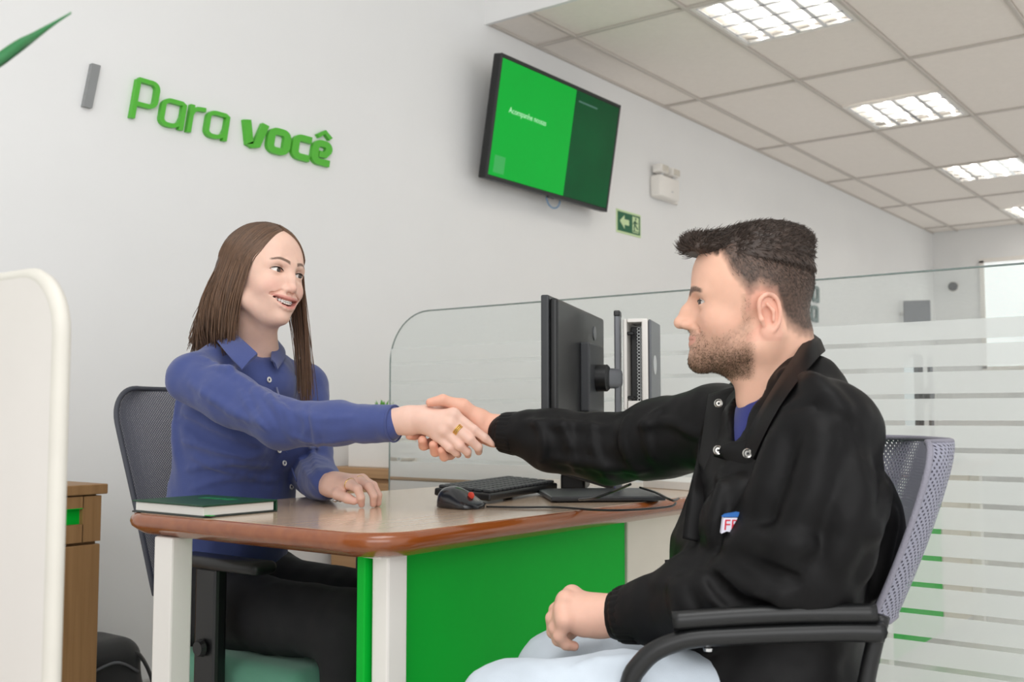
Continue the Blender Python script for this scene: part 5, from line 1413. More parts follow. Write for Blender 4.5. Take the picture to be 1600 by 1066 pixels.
add('seat', rbox((1.635, 1.815, 0.392), (0.46, 0.47, 0.075), 0.035, 4), M_SEATG, wch, smooth=True, autosmooth=50, label='green padded seat')
add('seat_shell', rbox((1.635, 1.815, 0.342), (0.42, 0.43, 0.03), 0.012, 2), M_BLACK, wch)
add('back_bracket', tube(catmull(np.array([(1.60, 2.0, 0.31), (1.60, 2.16, 0.33), (1.60, 2.19, 0.45), (1.60, 2.17, 0.62)]), 6), 0.022, 10), M_BLACK, wch, smooth=True)
for s in (-1, 1):
    x_ = 1.60 + s * 0.225
    add('armrest', rbox((x_, 1.76, 0.628), (0.06, 0.26, 0.026), 0.012, 3), M_BLACK, wch, smooth=True, autosmooth=50)
    add('arm_post', join(rbox((x_, 1.80, 0.47), (0.03, 0.07, 0.30), 0.008, 2), rbox((1.60 + s * 0.15, 1.80, 0.318), (0.17, 0.06, 0.02), 0.006, 2)), M_BLACK, wch)
    add('knob', lathe([(0.014, 0), (0.018, 0.006), (0.014, 0.016)], 14, rot('Y', s * 90), (x_ + s * 0.015, 1.80, 0.46)), M_BLACK, wch)
add('gas_lift', lathe([(0.05, 0.08), (0.05, 0.12), (0.026, 0.13), (0.026, 0.31)], 18, None, (1.60, 1.92, 0)), M_BLACK, wch, smooth=True, autosmooth=40)
for k in range(5):
    a = k * 2 * math.pi / 5 + 0.3; d_ = np.array([math.cos(a), math.sin(a), 0]); c0 = np.array([1.60, 1.92, 0.0])
    lg = add('base_leg', tube([c0 + d_ * 0.03 + [0, 0, 0.10], c0 + d_ * 0.30 + [0, 0, 0.075]], [0.026, 0.016], 8), M_BLACK, wch, smooth=True)
    add('caster', lathe([(0.015, -0.02), (0.028, -0.018), (0.028, 0.018), (0.015, 0.02)], 16, frame(np.cross(d_, (0, 0, 1.0)), (0, 0, 1)) @ rot('Y', 90), c0 + d_ * 0.30 + [0, 0, 0.028]), M_BLACK, lg)

# ================================================================== the man across the desk
mFd = np.array([-0.70, 0.714, 0]); mFd /= np.linalg.norm(mFd); mRt = np.cross(mFd, (0, 0, 1.0))
MO = np.array([1.575, 0.60, 0.0])
def mp(x, y, z): return MO + mRt * x + mFd * y + np.array([0, 0, z])
mo = thing('person', 'person in black zip jacket and light jeans, sitting and reaching across the desk', 'person', mp(0, 0.15, 0))
hf = np.array([-0.45, 0.893, 0]); hf /= np.linalg.norm(hf)
MMh = np.stack([np.cross(hf, (0, 0, 1.0)), hf, np.array([0, 0, 1.0])], 1) @ rot('Y', -2)
MP = dict(cr_c=(0, 0.006, 0.030), cr_r=(0.0760, 0.0880, 0.0800), face_c=(0, 0.036, -0.022), face_r=(0.0640, 0.0580, 0.086), fore_c=(0, 0.034, 0.038), fore_r=(0.0630, 0.0595, 0.064),
          jaw=(0.054, 0.010, -0.066), jaw_r=0.020, chin=(0.016, 0.090, -0.088), chin_r=(0.020, 0.0155, 0.0155), cheek=(0.042, 0.058, -0.030), cheek_r=(0.021, 0.022, 0.020),
          maxil_c=(0, 0.066, -0.056), maxil_r=(0.036, 0.036, 0.032), eye=(0.0318, 0.0770, 0.0), brow=(0.0150, 0.0170), nasion=(0, 0.1000, 0.005), tip=(0, 0.1262, -0.0285), hump=-0.0060,
          mouth=(0.1005, -0.0560, 0.0280), smile=0.0030, open=0.0, lip=(0.0012, 0.0024), lipback=0.019, lid=0.0037, eyew=0.0135, nw=0.9)
mt = PD(1185, 474, 1.62)
def mloc(p): return (np.asarray(p) - mt) @ MMh
mneck = mp(0.0, 0.066, 0.955)
nb_l, nb2 = mloc(mneck), mloc(mneck + np.array([0, 0, -0.12]) + mFd * 0.02)
v = head_volume(MP, (-0.12, -0.135, min(nb_l[2], -0.19) - 0.02), (0.12, 0.14, 0.13), 0.0017)
v.cone((0, -0.024, -0.05), nb_l, 0.056, 0.055, 0.025)
v.cone((0, 0.026, -0.078), nb_l + [0, 0.022, 0.0], 0.028, 0.030, 0.03)
v.cone(nb_l, nb2, 0.055, 0.060, 0.02)
for s in (-1, 1):
    v.cone((s * 0.060, -0.015, -0.050), nb_l + [s * 0.02, 0.045, -0.01], 0.012, 0.012, 0.03)
    ear(v, s, (s * 0.0705, -0.007, -0.022))
HV, HQ = v.mesh(1); HV = relax(HV, HQ, sstep(0.030, 0.040, HV[:, 2]) * sstep(0.0, 0.02, HV[:, 1]), 60); HN = normals(HV, HQ)
hc = skin_colors(HV, (0.80, 0.475, 0.345)); x, y, z = HV.T; ax = np.abs(x)
my, mz, mwid = MP['mouth']; kk = np.clip(ax / mwid, 0, 1.3); cz = mz + MP['smile'] * kk ** 2
lipw = sstep(0.0100, 0.0070, np.abs(z - cz + 0.0005) + 0.005 * kk ** 2) * sstep(1.05, 0.9, kk) * (y > 0.07)
hc = mixc(hc, (0.62, 0.28, 0.22), lipw * 0.75)
hc = mixc(hc, (0.80, 0.40, 0.30), 0.35 * np.exp(-(((ax - 0.045) / 0.022) ** 2 + ((z + 0.03) / 0.02) ** 2)) * (y > 0.03))
isear = (ax > 0.068) & (y > -0.04) & (y < 0.022) & (z < 0.02) & (z > -0.06)
hc = mixc(hc, (0.80, 0.40, 0.31), 0.45 * isear)
nz1 = vnoise(HV, 420, 11); nz2 = vnoise(HV, 160, 12)
# eyebrows
bt_ = np.clip((ax - 0.009) / 0.042, 0, 1); bz = 0.0165 + 0.0055 * np.sin(np.clip(bt_ * 1.1, 0, 1) * math.pi * 0.7) - 0.004 * bt_ ** 3
bw = sstep(1.3, 0.7, np.abs(z - bz) / (0.0046 * (1 - 0.5 * bt_) + 0.0008)) * sstep(0.006, 0.011, ax) * sstep(0.055, 0.047, ax) * (y > 0.03)
hc = mixc(hc, (0.055, 0.032, 0.022), bw * (0.72 + 0.25 * nz1))
# cropped sides fading into longer hair
zb = np.interp(y, [-0.10, -0.055, -0.038, -0.024, 0.0, 0.014, 0.022, 0.040, 0.056, 0.075, 0.12], [-0.062, -0.060, -0.048, -0.004, 0.010, -0.002, 0.006, 0.030, 0.062, 0.073, 0.074])
hh = z - zb - 0.006 * (nz2 - 0.5)
fade = sstep(0.0, 0.042, hh); fade = np.where(y > 0.058, sstep(0.0, 0.010, hh), fade)
fade = np.where(y < -0.035, np.maximum(fade, sstep(0.0, 0.035, hh) * sstep(-0.035, -0.065, y)), fade)
fade = fade * (~isear | (z > 0.008))
hc = mixc(hc, (0.040, 0.026, 0.019), np.clip(0.30 * sstep(0, 0.010, hh) + fade * 0.95, 0, 1) * (0.86 + 0.14 * nz1))
# beard
up_edge = np.interp(y, [-0.01, 0.018, 0.035, 0.055, 0.075, 0.085, 0.13], [0.005, -0.012, -0.034, -0.046, -0.050, -0.036, -0.036])
dens = sstep(0.004, -0.016, z - up_edge) * sstep(0.004, 0.020, y) * sstep(-0.120, -0.106, z)
dens = np.maximum(dens, 0.6 * sstep(0.012, 0.016, y) * sstep(0.030, 0.024, y) * (z < 0.01) * (z > -0.03))
must = (y > 0.082) * sstep(-0.0375, -0.040, z) * sstep(0.030, 0.024, ax)
clear = np.exp(-((x / 0.016) ** 2 + ((z + 0.074) / 0.006) ** 2)) * (y > 0.08)
dens = np.maximum(dens, 0.85 * must) * (1 - 0.7 * clear) * (1 - lipw)
strong = 0.45 + 0.55 * sstep(-0.055, -0.085, z)
hc = mixc(hc, (0.150, 0.088, 0.050), np.clip(dens * strong * (0.66 + 0.5 * (nz1 - 0.25)), 0, 0.92))
mbody_parts = [(HV @ MMh.T + mt, HQ, hc)]

# --- joints
m_shL, m_shR = PD(1290, 678, 1.46), PD(1118, 668, 1.79)
m_elL, m_wrL = PD(1258, 898, 1.42), PD(980, 962, 1.57)
m_elR, m_wrR = PD(955, 702, 1.93), PD(790, 676, 2.00)
# right hand in the handshake
mw = hp_(772, 673, 0.020); mw2 = hp_(750, 668, 0.030)
tF = [hp_(748, 655, 0.020), hp_(722, 636, 0.012), hp_(692, 625, 0.002), hp_(672, 629, -0.004)]
f1 = [hp_(700, 656, 0.046), hp_(664, 673, 0.046), hp_(648, 680, 0.030), hp_(640, 681, 0.016)]
f2 = [hp_(708, 668, 0.046), hp_(676, 692, 0.040), hp_(662, 696, 0.016), hp_(660, 688, 0.000)]
f3 = [hp_(716, 680, 0.044), hp_(692, 704, 0.036), hp_(680, 706, 0.010), hp_(677, 695, -0.006)]
f4 = [hp_(724, 690, 0.040), hp_(704, 711, 0.030), hp_(694, 714, 0.006), hp_(690, 704, -0.008)]
al = np.vstack([mw, tF, f1, f2, f3, f4, hp_(800, 676, 0.02)[None]])
v = Vol(al.min(0) - 0.045, al.max(0) + 0.045, 0.0016)
v.cone(hp_(806, 676, 0.005), mw, 0.0300, 0.0285, 0.01, sq=0.8, n=CF)
v.cone(mw, mw2, 0.0285, 0.026, 0.012, sq=0.8, n=CF)
for m_, r_ in ((f1[0], 0.014), (f2[0], 0.014), (f3[0], 0.0135), (f4[0], 0.012)): v.cone(mw2, m_, 0.020, r_, 0.014)
v.cone(mw2, tF[0], 0.022, 0.0175, 0.012); v.cone(tF[0], tF[1], 0.0175, 0.0125, 0.012); v.cone(tF[1], tF[2], 0.0118, 0.0104, 0.004); v.cone(tF[2], tF[3], 0.0106, 0.0080, 0.003)
v.cone(tF[1], f1[0], 0.010, 0.012, 0.02)
for F_, R_ in ((f1, [0.0115, 0.0102, 0.0094, 0.0080]), (f2, [0.0115, 0.0104, 0.0096, 0.0086]), (f3, [0.0112, 0.0100, 0.0094, 0.0084]), (f4, [0.0102, 0.0090, 0.0084, 0.0076])): finger(v, F_, R_, 0.003, 0.006)
V_, Q_ = v.mesh(1); c_ = skin_colors(V_, (0.80, 0.44, 0.32))
for F_ in (f1, f2, f3, f4, tF): c_ = mixc(c_, (0.78, 0.34, 0.24), 0.45 * near(V_, F_[3], 0.012))
mbody_parts.append((V_, Q_, c_))
# left hand hanging over the thigh
ML = 1.575
ml = lambda x, y, dd=0.0: PD(x, y, ML + dd)
g1 = [ml(894, 930, 0.026), ml(868, 953, 0.030), ml(864, 974, 0.028), ml(872, 990, 0.026)]
g2 = [ml(884, 939, 0.008), ml(863, 966, 0.012), ml(864, 988, 0.014), ml(877, 1001, 0.014)]
g3 = [ml(880, 954, -0.008), ml(867, 981, -0.004), ml(872, 1000, 0.0), ml(888, 1009, 0.004)]
g4 = [ml(882, 971, -0.020), ml(874, 994, -0.016), ml(884, 1007, -0.010), ml(897, 1010, -0.004)]
gt = [ml(930, 965, 0.036), ml(905, 978, 0.050), ml(888, 990, 0.054), ml(880, 998, 0.054)]
al = np.vstack([g1, g2, g3, g4, gt, ml(1000, 962, 0)[None]])
v = Vol(al.min(0) - 0.045, al.max(0) + 0.045, 0.0016)
w0, w1_ = ml(962, 961, 0.0), ml(936, 962, 0.004)
v.cone(ml(1005, 962, -0.01), w0, 0.0295, 0.0285, 0.01, sq=0.85, n=CF)
v.cone(w0, w1_, 0.0285, 0.0285, 0.012, sq=0.8, n=CF)
v.cone(w1_ + [0, 0, -0.004], ml(912, 972, -0.004), 0.026, 0.022, 0.014, sq=0.8, n=CF)
for m_, r_ in ((g1[0], 0.0135), (g2[0], 0.0138), (g3[0], 0.0132), (g4[0], 0.012)): v.cone(w1_, m_, 0.021, r_, 0.016)
for F_, R_ in ((g1, [0.0118, 0.0098, 0.0090, 0.0076]), (g2, [0.0120, 0.0100, 0.0092, 0.0078]), (g3, [0.0116, 0.0098, 0.0090, 0.0078]), (g4, [0.0106, 0.0090, 0.0082, 0.0072])): finger(v, F_, R_, 0.003, 0.006)
for F_ in (g1, g2, g3, g4): v.ell(F_[0] + np.array([0, 0, 0.004]) - CF * 0.003, (0.0095, 0.0095, 0.0085), 0.010)
finger(v, gt, [0.016, 0.0115, 0.0105, 0.0085], 0.004, 0.014)
V_, Q_ = v.mesh(1); c_ = skin_colors(V_, (0.80, 0.475, 0.36))
for F_ in (g1, g2, g3, g4): c_ = mixc(c_, (0.78, 0.36, 0.27), 0.3 * near(V_, F_[0], 0.010) + 0.35 * near(V_, F_[3], 0.012))
mbody_parts.append((V_, Q_, c_))
# trunk and limbs under the clothes
hipL, hipR = mp(-0.09, 0.10, 0.50), mp(0.09, 0.10, 0.50)
knL, knR = PD(795, 1115, 1.45), PD(872, 1052, 1.70)
anL, anR = knL + np.array([0, 0, -0.44]) + mFd * 0.02, knR + np.array([0, 0, -0.44]) - mFd * 0.04
anL[2] = anR[2] = 0.09
allm = np.vstack([mp(-0.3, -0.1, 0), mp(0.3, 0.3, 0), m_wrR, m_wrL, knL, knR])
v = Vol(np.append(allm.min(0)[:2] - 0.12, 0.02), np.append(allm.max(0)[:2] + 0.12, 1.0), 0.013)
v.cone(mp(0, 0.10, 0.50), mp(0, 0.10, 0.74), 0.12, 0.12, 0.03, sq=0.7, n=mFd)
v.cone(m_shL * 0.9 + mneck * 0.1, m_shR * 0.9 + mneck * 0.1, 0.042, 0.042, 0.03); v.cone(mneck - [0, 0, 0.12], mneck - [0, 0, 0.06], 0.05, 0.04, 0.03)
v.chain([m_shL, m_elL, m_wrL], [0.05, 0.04, 0.028], 0.02); v.chain([m_shR, m_elR, m_wrR], [0.05, 0.04, 0.028], 0.02)
v.chain([hipL, knL, anL], [0.075, 0.052, 0.038], 0.03); v.chain([hipR, knR, anR], [0.075, 0.052, 0.038], 0.03)
V_, Q_ = v.mesh(1); mbody_parts.append((V_, Q_, skin_colors(V_, (0.80, 0.475, 0.36))))
mbody = join_body(mbody_parts, 'body', mo)
eye_parts(mbody, MP, MMh, mt, (-0.30, 1, 0.0))
lashes(MP, MMh, mt, 0.0008, mbody)

# --- short hair: swept top as a mass with strands, short strands on the sides and beard
M_HAIRM = mat('dark_brown_hair', (50, 38, 32), 0.5, var=0.15, scale=120, vcol=True, spec=0.4)
v = Vol((-0.095, -0.105, 0.0), (0.095, 0.125, 0.135), 0.0025)
v.ell((0, 0.004, 0.032), (0.0785, 0.0905, 0.0860), 0.0)
v.ell((0, 0.062, 0.086), (0.052, 0.044, 0.022), 0.014)
v.cone((-0.036, 0.090, 0.083), (0.036, 0.090, 0.083), 0.015, 0.015, 0.012); v.cone((-0.02, 0.098, 0.087), (0.02, 0.098, 0.087), 0.0125, 0.0125, 0.01)
v.ell((0, -0.02, 0.090), (0.056, 0.062, 0.032), 0.02)
v.plane((0, 0.0, 0.060), (0, 0.17, -1.0), 0.006)
v.ell((0, 0.105, 0.050), (0.060, 0.030, 0.0225), 0.006, '-')
TV, TQ = v.mesh(2); TN = normals(TV, TQ)
tcol = np.tile(np.array([0.050, 0.032, 0.024]), (len(TV), 1)) * (0.6 + 0.8 * vnoise(TV * np.array([1, 0.35, 1]), 220, 4))[:, None]
mhair = add('hair', (TV @ MMh.T + mt, TQ), M_HAIRM, mo, smooth=True, col=tcol, label='short dark brown hair swept up in front')
curves, rads, cols = [], [], []
def tufts(V, N, idx, length, flow, radius, base, nseg=5, curl=0.3, jit=0.25):
    n = len(idx); P0 = V[idx]; D0 = flow(P0, N[idx]) + rng.normal(size=(n, 3)) * jit; D0 /= np.linalg.norm(D0, axis=1)[:, None]
    L = (length(P0) if callable(length) else np.full(n, length)) * (0.7 + 0.6 * rng.random(n))
    t = np.linspace(0, 1, nseg)[None, :, None]
    C = P0[:, None, :] - N[idx][:, None, :] * 0.0015 + D0[:, None, :] * L[:, None, None] * t - N[idx][:, None, :] * (curl * L[:, None, None] * t * t)
    R = radius * (1 - 0.8 * np.linspace(0, 1, nseg))[None] * (0.8 + 0.4 * rng.random((n, 1)))
    g = (0.55 + 0.95 * rng.random(n) ** 1.5)
    cc = np.array(base)[None] * g[:, None]
    return C, R, np.repeat(cc, nseg * 3, 0)
def flow_top(P, N):
    w_ = sstep(0.075, 0.105, P[:, 1]); d = np.stack([P[:, 0] * 2.0, -0.65 + 1.0 * w_, 0.30 + 0.3 * w_ - 1.6 * sstep(0.085, 0.055, P[:, 2])], 1)
    return d - N * (d * N).sum(1)[:, None] * 0.8 + N * 0.30
sel = np.where((TN[:, 2] > -0.9) & (TV[:, 2] > 0.052))[0]
outs = [tufts(TV, TN, rng.choice(sel, 7500), lambda P: 0.012 + 0.008 * sstep(0.0, 0.06, P[:, 1]), flow_top, 0.00075, (0.060, 0.040, 0.030), 5, 0.35)]
Ci = np.where((hh > 0.006) & (fade > 0.10) & (z < 0.080) & (~isear))[0]
def flow_side(P, N): return np.array([0, -0.45, -0.8])[None] + N * 0.55
o2 = tufts(HV, HN, rng.choice(Ci, 9000, p=(fade[Ci] + 0.03) / (fade[Ci] + 0.03).sum()), lambda P: 0.0035 + 0.007 * sstep(0.0, 0.07, P[:, 2]), flow_side, 0.00032, (0.055, 0.037, 0.028), 4, 0.3)
VH, QH = hair_tubes(outs[0][0], outs[0][1], 3); V2, Q2 = hair_tubes(o2[0], o2[1], 3)
add('hair_strands', (np.vstack([VH, V2]) @ MMh.T + mt, np.vstack([QH, Q2 + len(VH)])), M_HAIRM, mhair, smooth=True, col=np.vstack([outs[0][2], o2[2]]), kind='stuff')
Bi = np.where((dens > 0.12) & (HN[:, 1] > -0.5))[0]; pw_ = dens[Bi] * strong[Bi]
o3 = tufts(HV, HN, rng.choice(Bi, 9000, p=pw_ / pw_.sum()), 0.0042, lambda P, N: np.array([0, 0.25, -0.9])[None] + N * 0.6, 0.00032, (0.095, 0.056, 0.032), 4, 0.25)
VH, QH = hair_tubes(o3[0], o3[1], 3)
add('beard', (VH @ MMh.T + mt, QH), M_HAIRM, mo, smooth=True, col=o3[2], kind='stuff', label='short brown beard')

# --- navy t-shirt
M_NAVY = mat('navy_cotton', (40, 48, 120), 0.85, bump=0.2, bscale=1200, sheen=0.2)
v = Vol(mp(0, 0.1, 0.6) - [0.24, 0.24, 0.0], mp(0, 0.1, 0.97) + [0.24, 0.24, 0.0], 0.006)
v.cone(mp(0, 0.09, 0.62), mp(0, 0.09, 0.79), 0.130, 0.110, 0.03, sq=0.72, n=mFd); v.cone(mp(0, 0.085, 0.83), mneck - [0, 0, 0.022], 0.080, 0.066, 0.03)
v.cone(mneck + [0, 0, 0.08], mneck + [0, 0, 0.0] , 0.060, 0.057, 0.004, '-'); v.plane(mneck + mFd * 0.07 - [0, 0, 0.016], (mFd[0] * 0.45, mFd[1] * 0.45, 0.9), 0.004)
add('t_shirt', v.mesh(1), M_NAVY, mo, smooth=True, label='navy t-shirt at the open collar')
a = np.linspace(0, 2 * math.pi, 41)[:-1]
add('t_shirt_neckband', tube(np.array([mneck - [0, 0, 0.014] + mRt * 0.060 * math.cos(k) + mFd * (0.002 + 0.064 * math.sin(k)) - np.array([0, 0, 0.030 * math.sin(k) + 0.004]) for k in a]), 0.007, 8, closed=True), M_NAVY, mo, smooth=True)

# --- black jacket
M_JACK = mat('black_jacket', (12, 11, 12), 0.5, var=0.05, scale=60, bump=0.12, bscale=900, spec=0.2)
alj = np.vstack([m_wrR, m_wrL, m_elL, mp(-0.24, -0.08, 0.4), mp(0.24, 0.3, 1.0), mp(-0.24, 0.3, 0.4)])
v = Vol(np.append(alj.min(0)[:2] - 0.09, 0.40), np.append(alj.max(0)[:2] + 0.06, 1.04), 0.0052)
v.cone(mp(0, 0.100, 0.46), mp(0, 0.098, 0.70), 0.185, 0.188, 0.03, sq=0.62, n=mFd)
v.cone(mp(0, 0.098, 0.70), mp(0, 0.085, 0.80), 0.190, 0.130, 0.05, sq=0.66, n=mFd)
v.ell(mp(-0.03, 0.035, 0.76), (0.13, 0.13, 0.13), 0.06)
v.cone(mp(-0.08, 0.075, 0.52), mp(-0.09, 0.130, 0.52), 0.100, 0.118, 0.04)
v.cone(m_shL, mneck - mRt * 0.050 + [0, 0, -0.018] - mFd * 0.02, 0.066, 0.044, 0.05); v.cone(m_shR, mneck + mRt * 0.050 + [0, 0, -0.022], 0.060, 0.044, 0.05)
v.chain([m_shL, m_shL * 0.5 + m_elL * 0.5 - mFd * 0.01, m_elL], [0.072, 0.074, 0.068], 0.03)
v.chain([m_elL, m_elL * 0.45 + m_wrL * 0.55, PD(1025, 955, 1.545)], [0.070, 0.064, 0.050], 0.02)
v.cone(PD(1020, 955, 1.545), PD(1004, 957, 1.555), 0.050, 0.045, 0.01)
v.cone(PD(1000, 958, 1.556), PD(974, 961, 1.572), 0.0400, 0.0375, 0.006)
v.chain([m_shR, m_shR * 0.5 + m_elR * 0.5, m_elR, m_elR * 0.45 + m_wrR * 0.55, PD(825, 678, 1.985)], [0.072, 0.066, 0.060, 0.054, 0.044], 0.025)
v.cone(PD(822, 678, 1.985), PD(810, 678, 1.99), 0.044, 0.040, 0.008)
v.cone(PD(806, 677, 1.992), PD(790, 676, 2.002), 0.0365, 0.0345, 0.004)
# neck opening
v.ell(mneck - mFd * 0.022 + np.array([0, 0, -0.040]), (0.100, 0.100, 0.048), 0.04)
v.cone(mneck + [0, 0, 0.10], mneck - [0, 0, 0.005], 0.075, 0.068, 0.006, '-')
v.cone(mneck + mFd * 0.05 + [0, 0, 0.02], PD(1160, 684, 1.56), 0.045, 0.014, 0.006, '-')
v.cone(PD(1168, 640, 1.50), PD(1158, 684, 1.48), 0.030, 0.010, 0.006, '-')
v.ell(PD(1262, 600, 1.56), (0.052, 0.052, 0.046), 0.03)
# folds: near sleeve
v.ridges([[(1160, 760), (1130, 800), (1118, 842)], [(1215, 690), (1195, 780), (1150, 850)], [(1290, 680), (1270, 760), (1235, 840)], [(1340, 720), (1330, 800), (1310, 880)]], 1.2, 2.0, 0.012, 0.03)
v.ridges([[(1140, 852), (1190, 880), (1240, 885)], [(1120, 880), (1160, 920), (1230, 935)], [(1090, 905), (1130, 945), (1190, 965)], [(1160, 835), (1215, 850), (1260, 848)], [(1060, 915), (1080, 955), (1130, 985)]], 1.2, 2.0, 0.011, 0.022)
v.ridges([[(1150, 865), (1200, 895), (1245, 905)], [(1110, 900), (1150, 940), (1210, 955)]], 1.2, 2.0, 0.008, 0.012, '-', 0.2)
# folds: far sleeve
v.ridges([[(835, 655), (850, 690), (845, 725)], [(870, 650), (890, 690), (900, 735)], [(925, 655), (930, 700), (950, 745)], [(985, 650), (975, 690), (1000, 745)], [(1030, 640), (1010, 670), (1020, 720)]], 1.6, 2.3, 0.006, 0.010)
v.ridges([[(820, 660), (880, 665), (950, 668)], [(860, 715), (930, 725), (1010, 735)], [(1000, 665), (1050, 660), (1090, 680)]], 1.6, 2.3, 0.007, 0.011)
# armhole seam, yoke seam, back folds
v.ridges([[(1195, 660), (1250, 635), (1310, 645), (1345, 690), (1360, 760)]], 1.2, 2.0, 0.003, 0.004, '-', 0.3)
v.ridges([[(1225, 585), (1270, 600), (1320, 640)], [(1385, 760), (1360, 830), (1345, 900)], [(1395, 800), (1375, 870), (1362, 930)]], 1.2, 2.0, 0.009, 0.02)
v.ridges([[(1100, 700), (1092, 760), (1085, 830)], [(1130, 740), (1120, 800), (1112, 850)]], 1.2, 2.2, 0.007, 0.012)
mjvol = v
V_, Q_ = v.mesh(1); N_ = normals(V_, Q_); V_ = cloth_noise(V_, N_, 0.005, 22, 21)
jack = add('jacket', (V_, Q_), M_JACK, mo, smooth=True, label='black padded jacket')
def rib_cuff(p0, p1, r0, r1, parent):
    p0, p1 = np.array(p0), np.array(p1); A = frame(p1 - p0, (0, 0, 1)); L = np.linalg.norm(p1 - p0); n = 72; secs = []
    for f in np.linspace(0, 1, 7):
        a = np.arange(n) * 2 * math.pi / n; r = (r0 + (r1 - r0) * f) * (1 + 0.025 * np.cos(a * 24)) * (1 + (0.03 if 0.1 < f < 0.9 else 0))
        secs.append(p0 + (A @ np.stack([np.full(n, L * f), r * np.cos(a), r * np.sin(a)])).T)
    return add('ribbed_cuff', loft(secs), M_JACK, parent, smooth=True)
rib_cuff(PD(808, 678, 1.991), PD(784, 675.5, 2.004), 0.0395, 0.0355, jack)
rib_cuff(PD(1002, 958, 1.556), PD(969, 961.5, 1.574), 0.0430, 0.0392, jack)
# folded collar: stations of (upper edge, outer edge) from the near front round the back to the far front
st_ = [((1163, 694, 1.525), (1180, 716, 1.485)), ((1178, 662, 1.510), (1200, 672, 1.455)), ((1200, 622, 1.505), (1224, 628, 1.445)), ((1228, 576, 1.525), (1254, 586, 1.465)), ((1252, 538, 1.57), (1278, 556, 1.525)),
       ((1262, 519, 1.64), (1284, 546, 1.62)), ((1246, 517, 1.71), (1262, 545, 1.73)), ((1212, 535, 1.765), (1215, 570, 1.80)), ((1172, 570, 1.775), (1165, 600, 1.82)), ((1146, 604, 1.745), (1124, 618, 1.79)), ((1140, 640, 1.70), (1108, 636, 1.76)), ((1142, 672, 1.655), (1112, 668, 1.72))]
ci = catmull(np.array([PD(*a) for a, b in st_]), 5); co = catmull(np.array([PD(*b) for a, b in st_]), 5)
nc_ = mneck[:2]; secs = []
for a_, b_ in zip(ci, co):
    o_ = np.append(a_[:2] - nc_, 0); o_ /= np.linalg.norm(o_); up_ = np.array([0, 0, 1.0])
    top = a_ + up_ * 0.002; mid_ = a_ * 0.5 + b_ * 0.5 + o_ * 0.006 + up_ * 0.004
    secs.append(np.array([a_ - up_ * 0.045 + o_ * 0.004, a_ - o_ * 0.001, top + o_ * 0.004, mid_ + o_ * 0.004, b_ + o_ * 0.005, b_ - up_ * 0.003, mid_ - up_ * 0.010 - o_ * 0.003, a_ - up_ * 0.045 + o_ * 0.010]))
add('collar', loft(secs), M_JACK, jack, smooth=True, autosmooth=70)
# front placket: two overlapping flaps with press studs
def strip(px, d0, d1, wid, thick, name, lift=0.004):
    P = [mjvol.hit(x_, y_, d0, d1) for x_, y_ in px]; P = np.array([p for p in P if p is not None])
    if len(P) < 3: return None
    P = catmull(P, 4) - CF * lift; T_ = np.gradient(P, axis=0); secs = []
    for i, p in enumerate(P):
        s_ = np.cross(T_[i], CF); s_ /= np.linalg.norm(s_); secs.append(np.array([p + s_ * wid, p + s_ * wid * 0.6 - CF * thick, p - s_ * wid * 0.6 - CF * thick, p - s_ * wid, p - s_ * wid * 0.6 + CF * thick, p + s_ * wid * 0.6 + CF * thick]))
    return add(name, loft(secs), M_JACK, jack, smooth=True)
strip([(1122, 650), (1108, 700), (1098, 760), (1091, 810), (1087, 845)], 1.2, 2.2, 0.020, 0.004, 'zip_placket')
def flap(stations, name, thick=0.004):
    a_ = catmull(np.array([PD(*q) for q, r in stations]), 4); b_ = catmull(np.array([PD(*r) for q, r in stations]), 4); secs = []
    for p, q in zip(a_, b_): secs.append(np.array([p, p * 0.5 + q * 0.5 - CF * thick * 1.3, q, q + CF * thick, p * 0.5 + q * 0.5 + CF * thick * 0.6, p + CF * thick]))
    return add(name, loft(secs), M_JACK, jack, smooth=True, autosmooth=60)
flap([((1148, 604, 1.70), (1108, 616, 1.72)), ((1146, 640, 1.655), (1102, 650, 1.68)), ((1139, 676, 1.615), (1097, 688, 1.645)), ((1128, 704, 1.59), (1092, 720, 1.62)), ((1112, 728, 1.58), (1090, 745, 1.60))], 'lapel')
flap([((1114, 706, 1.555), (1116, 714, 1.555)), ((1134, 694, 1.535), (1134, 719, 1.535)), ((1160, 689, 1.512), (1158, 724, 1.505)), ((1182, 686, 1.50), (1178, 729, 1.487))], 'storm_flap')
M_STUD = mat('press_stud', (200, 198, 192), 0.25, metal=0.8)
for x_, y_, d_ in ((1122, 631, 1.672), (1121, 704, 1.548), (1167, 709, 1.492)):
    p = PD(x_, y_, d_)
    nrm = -CF + np.array([0, 0, 0.15]); nrm /= np.linalg.norm(nrm); A = frame(CR, nrm)
    st = add('press_stud', lathe([(0.0066, 0), (0.0072, 0.0015), (0.0060, 0.0032), (0.0042, 0.0022), (0.0040, 0.0014)], 18, A, p + nrm * 0.003), M_STUD, jack, smooth=True, autosmooth=40)
    add('stud_centre', lathe([(0.0018, 0.0014), (0.0018, 0.0026), (0.0008, 0.003)], 10, A, p + nrm * 0.003), M_DGREY, st)
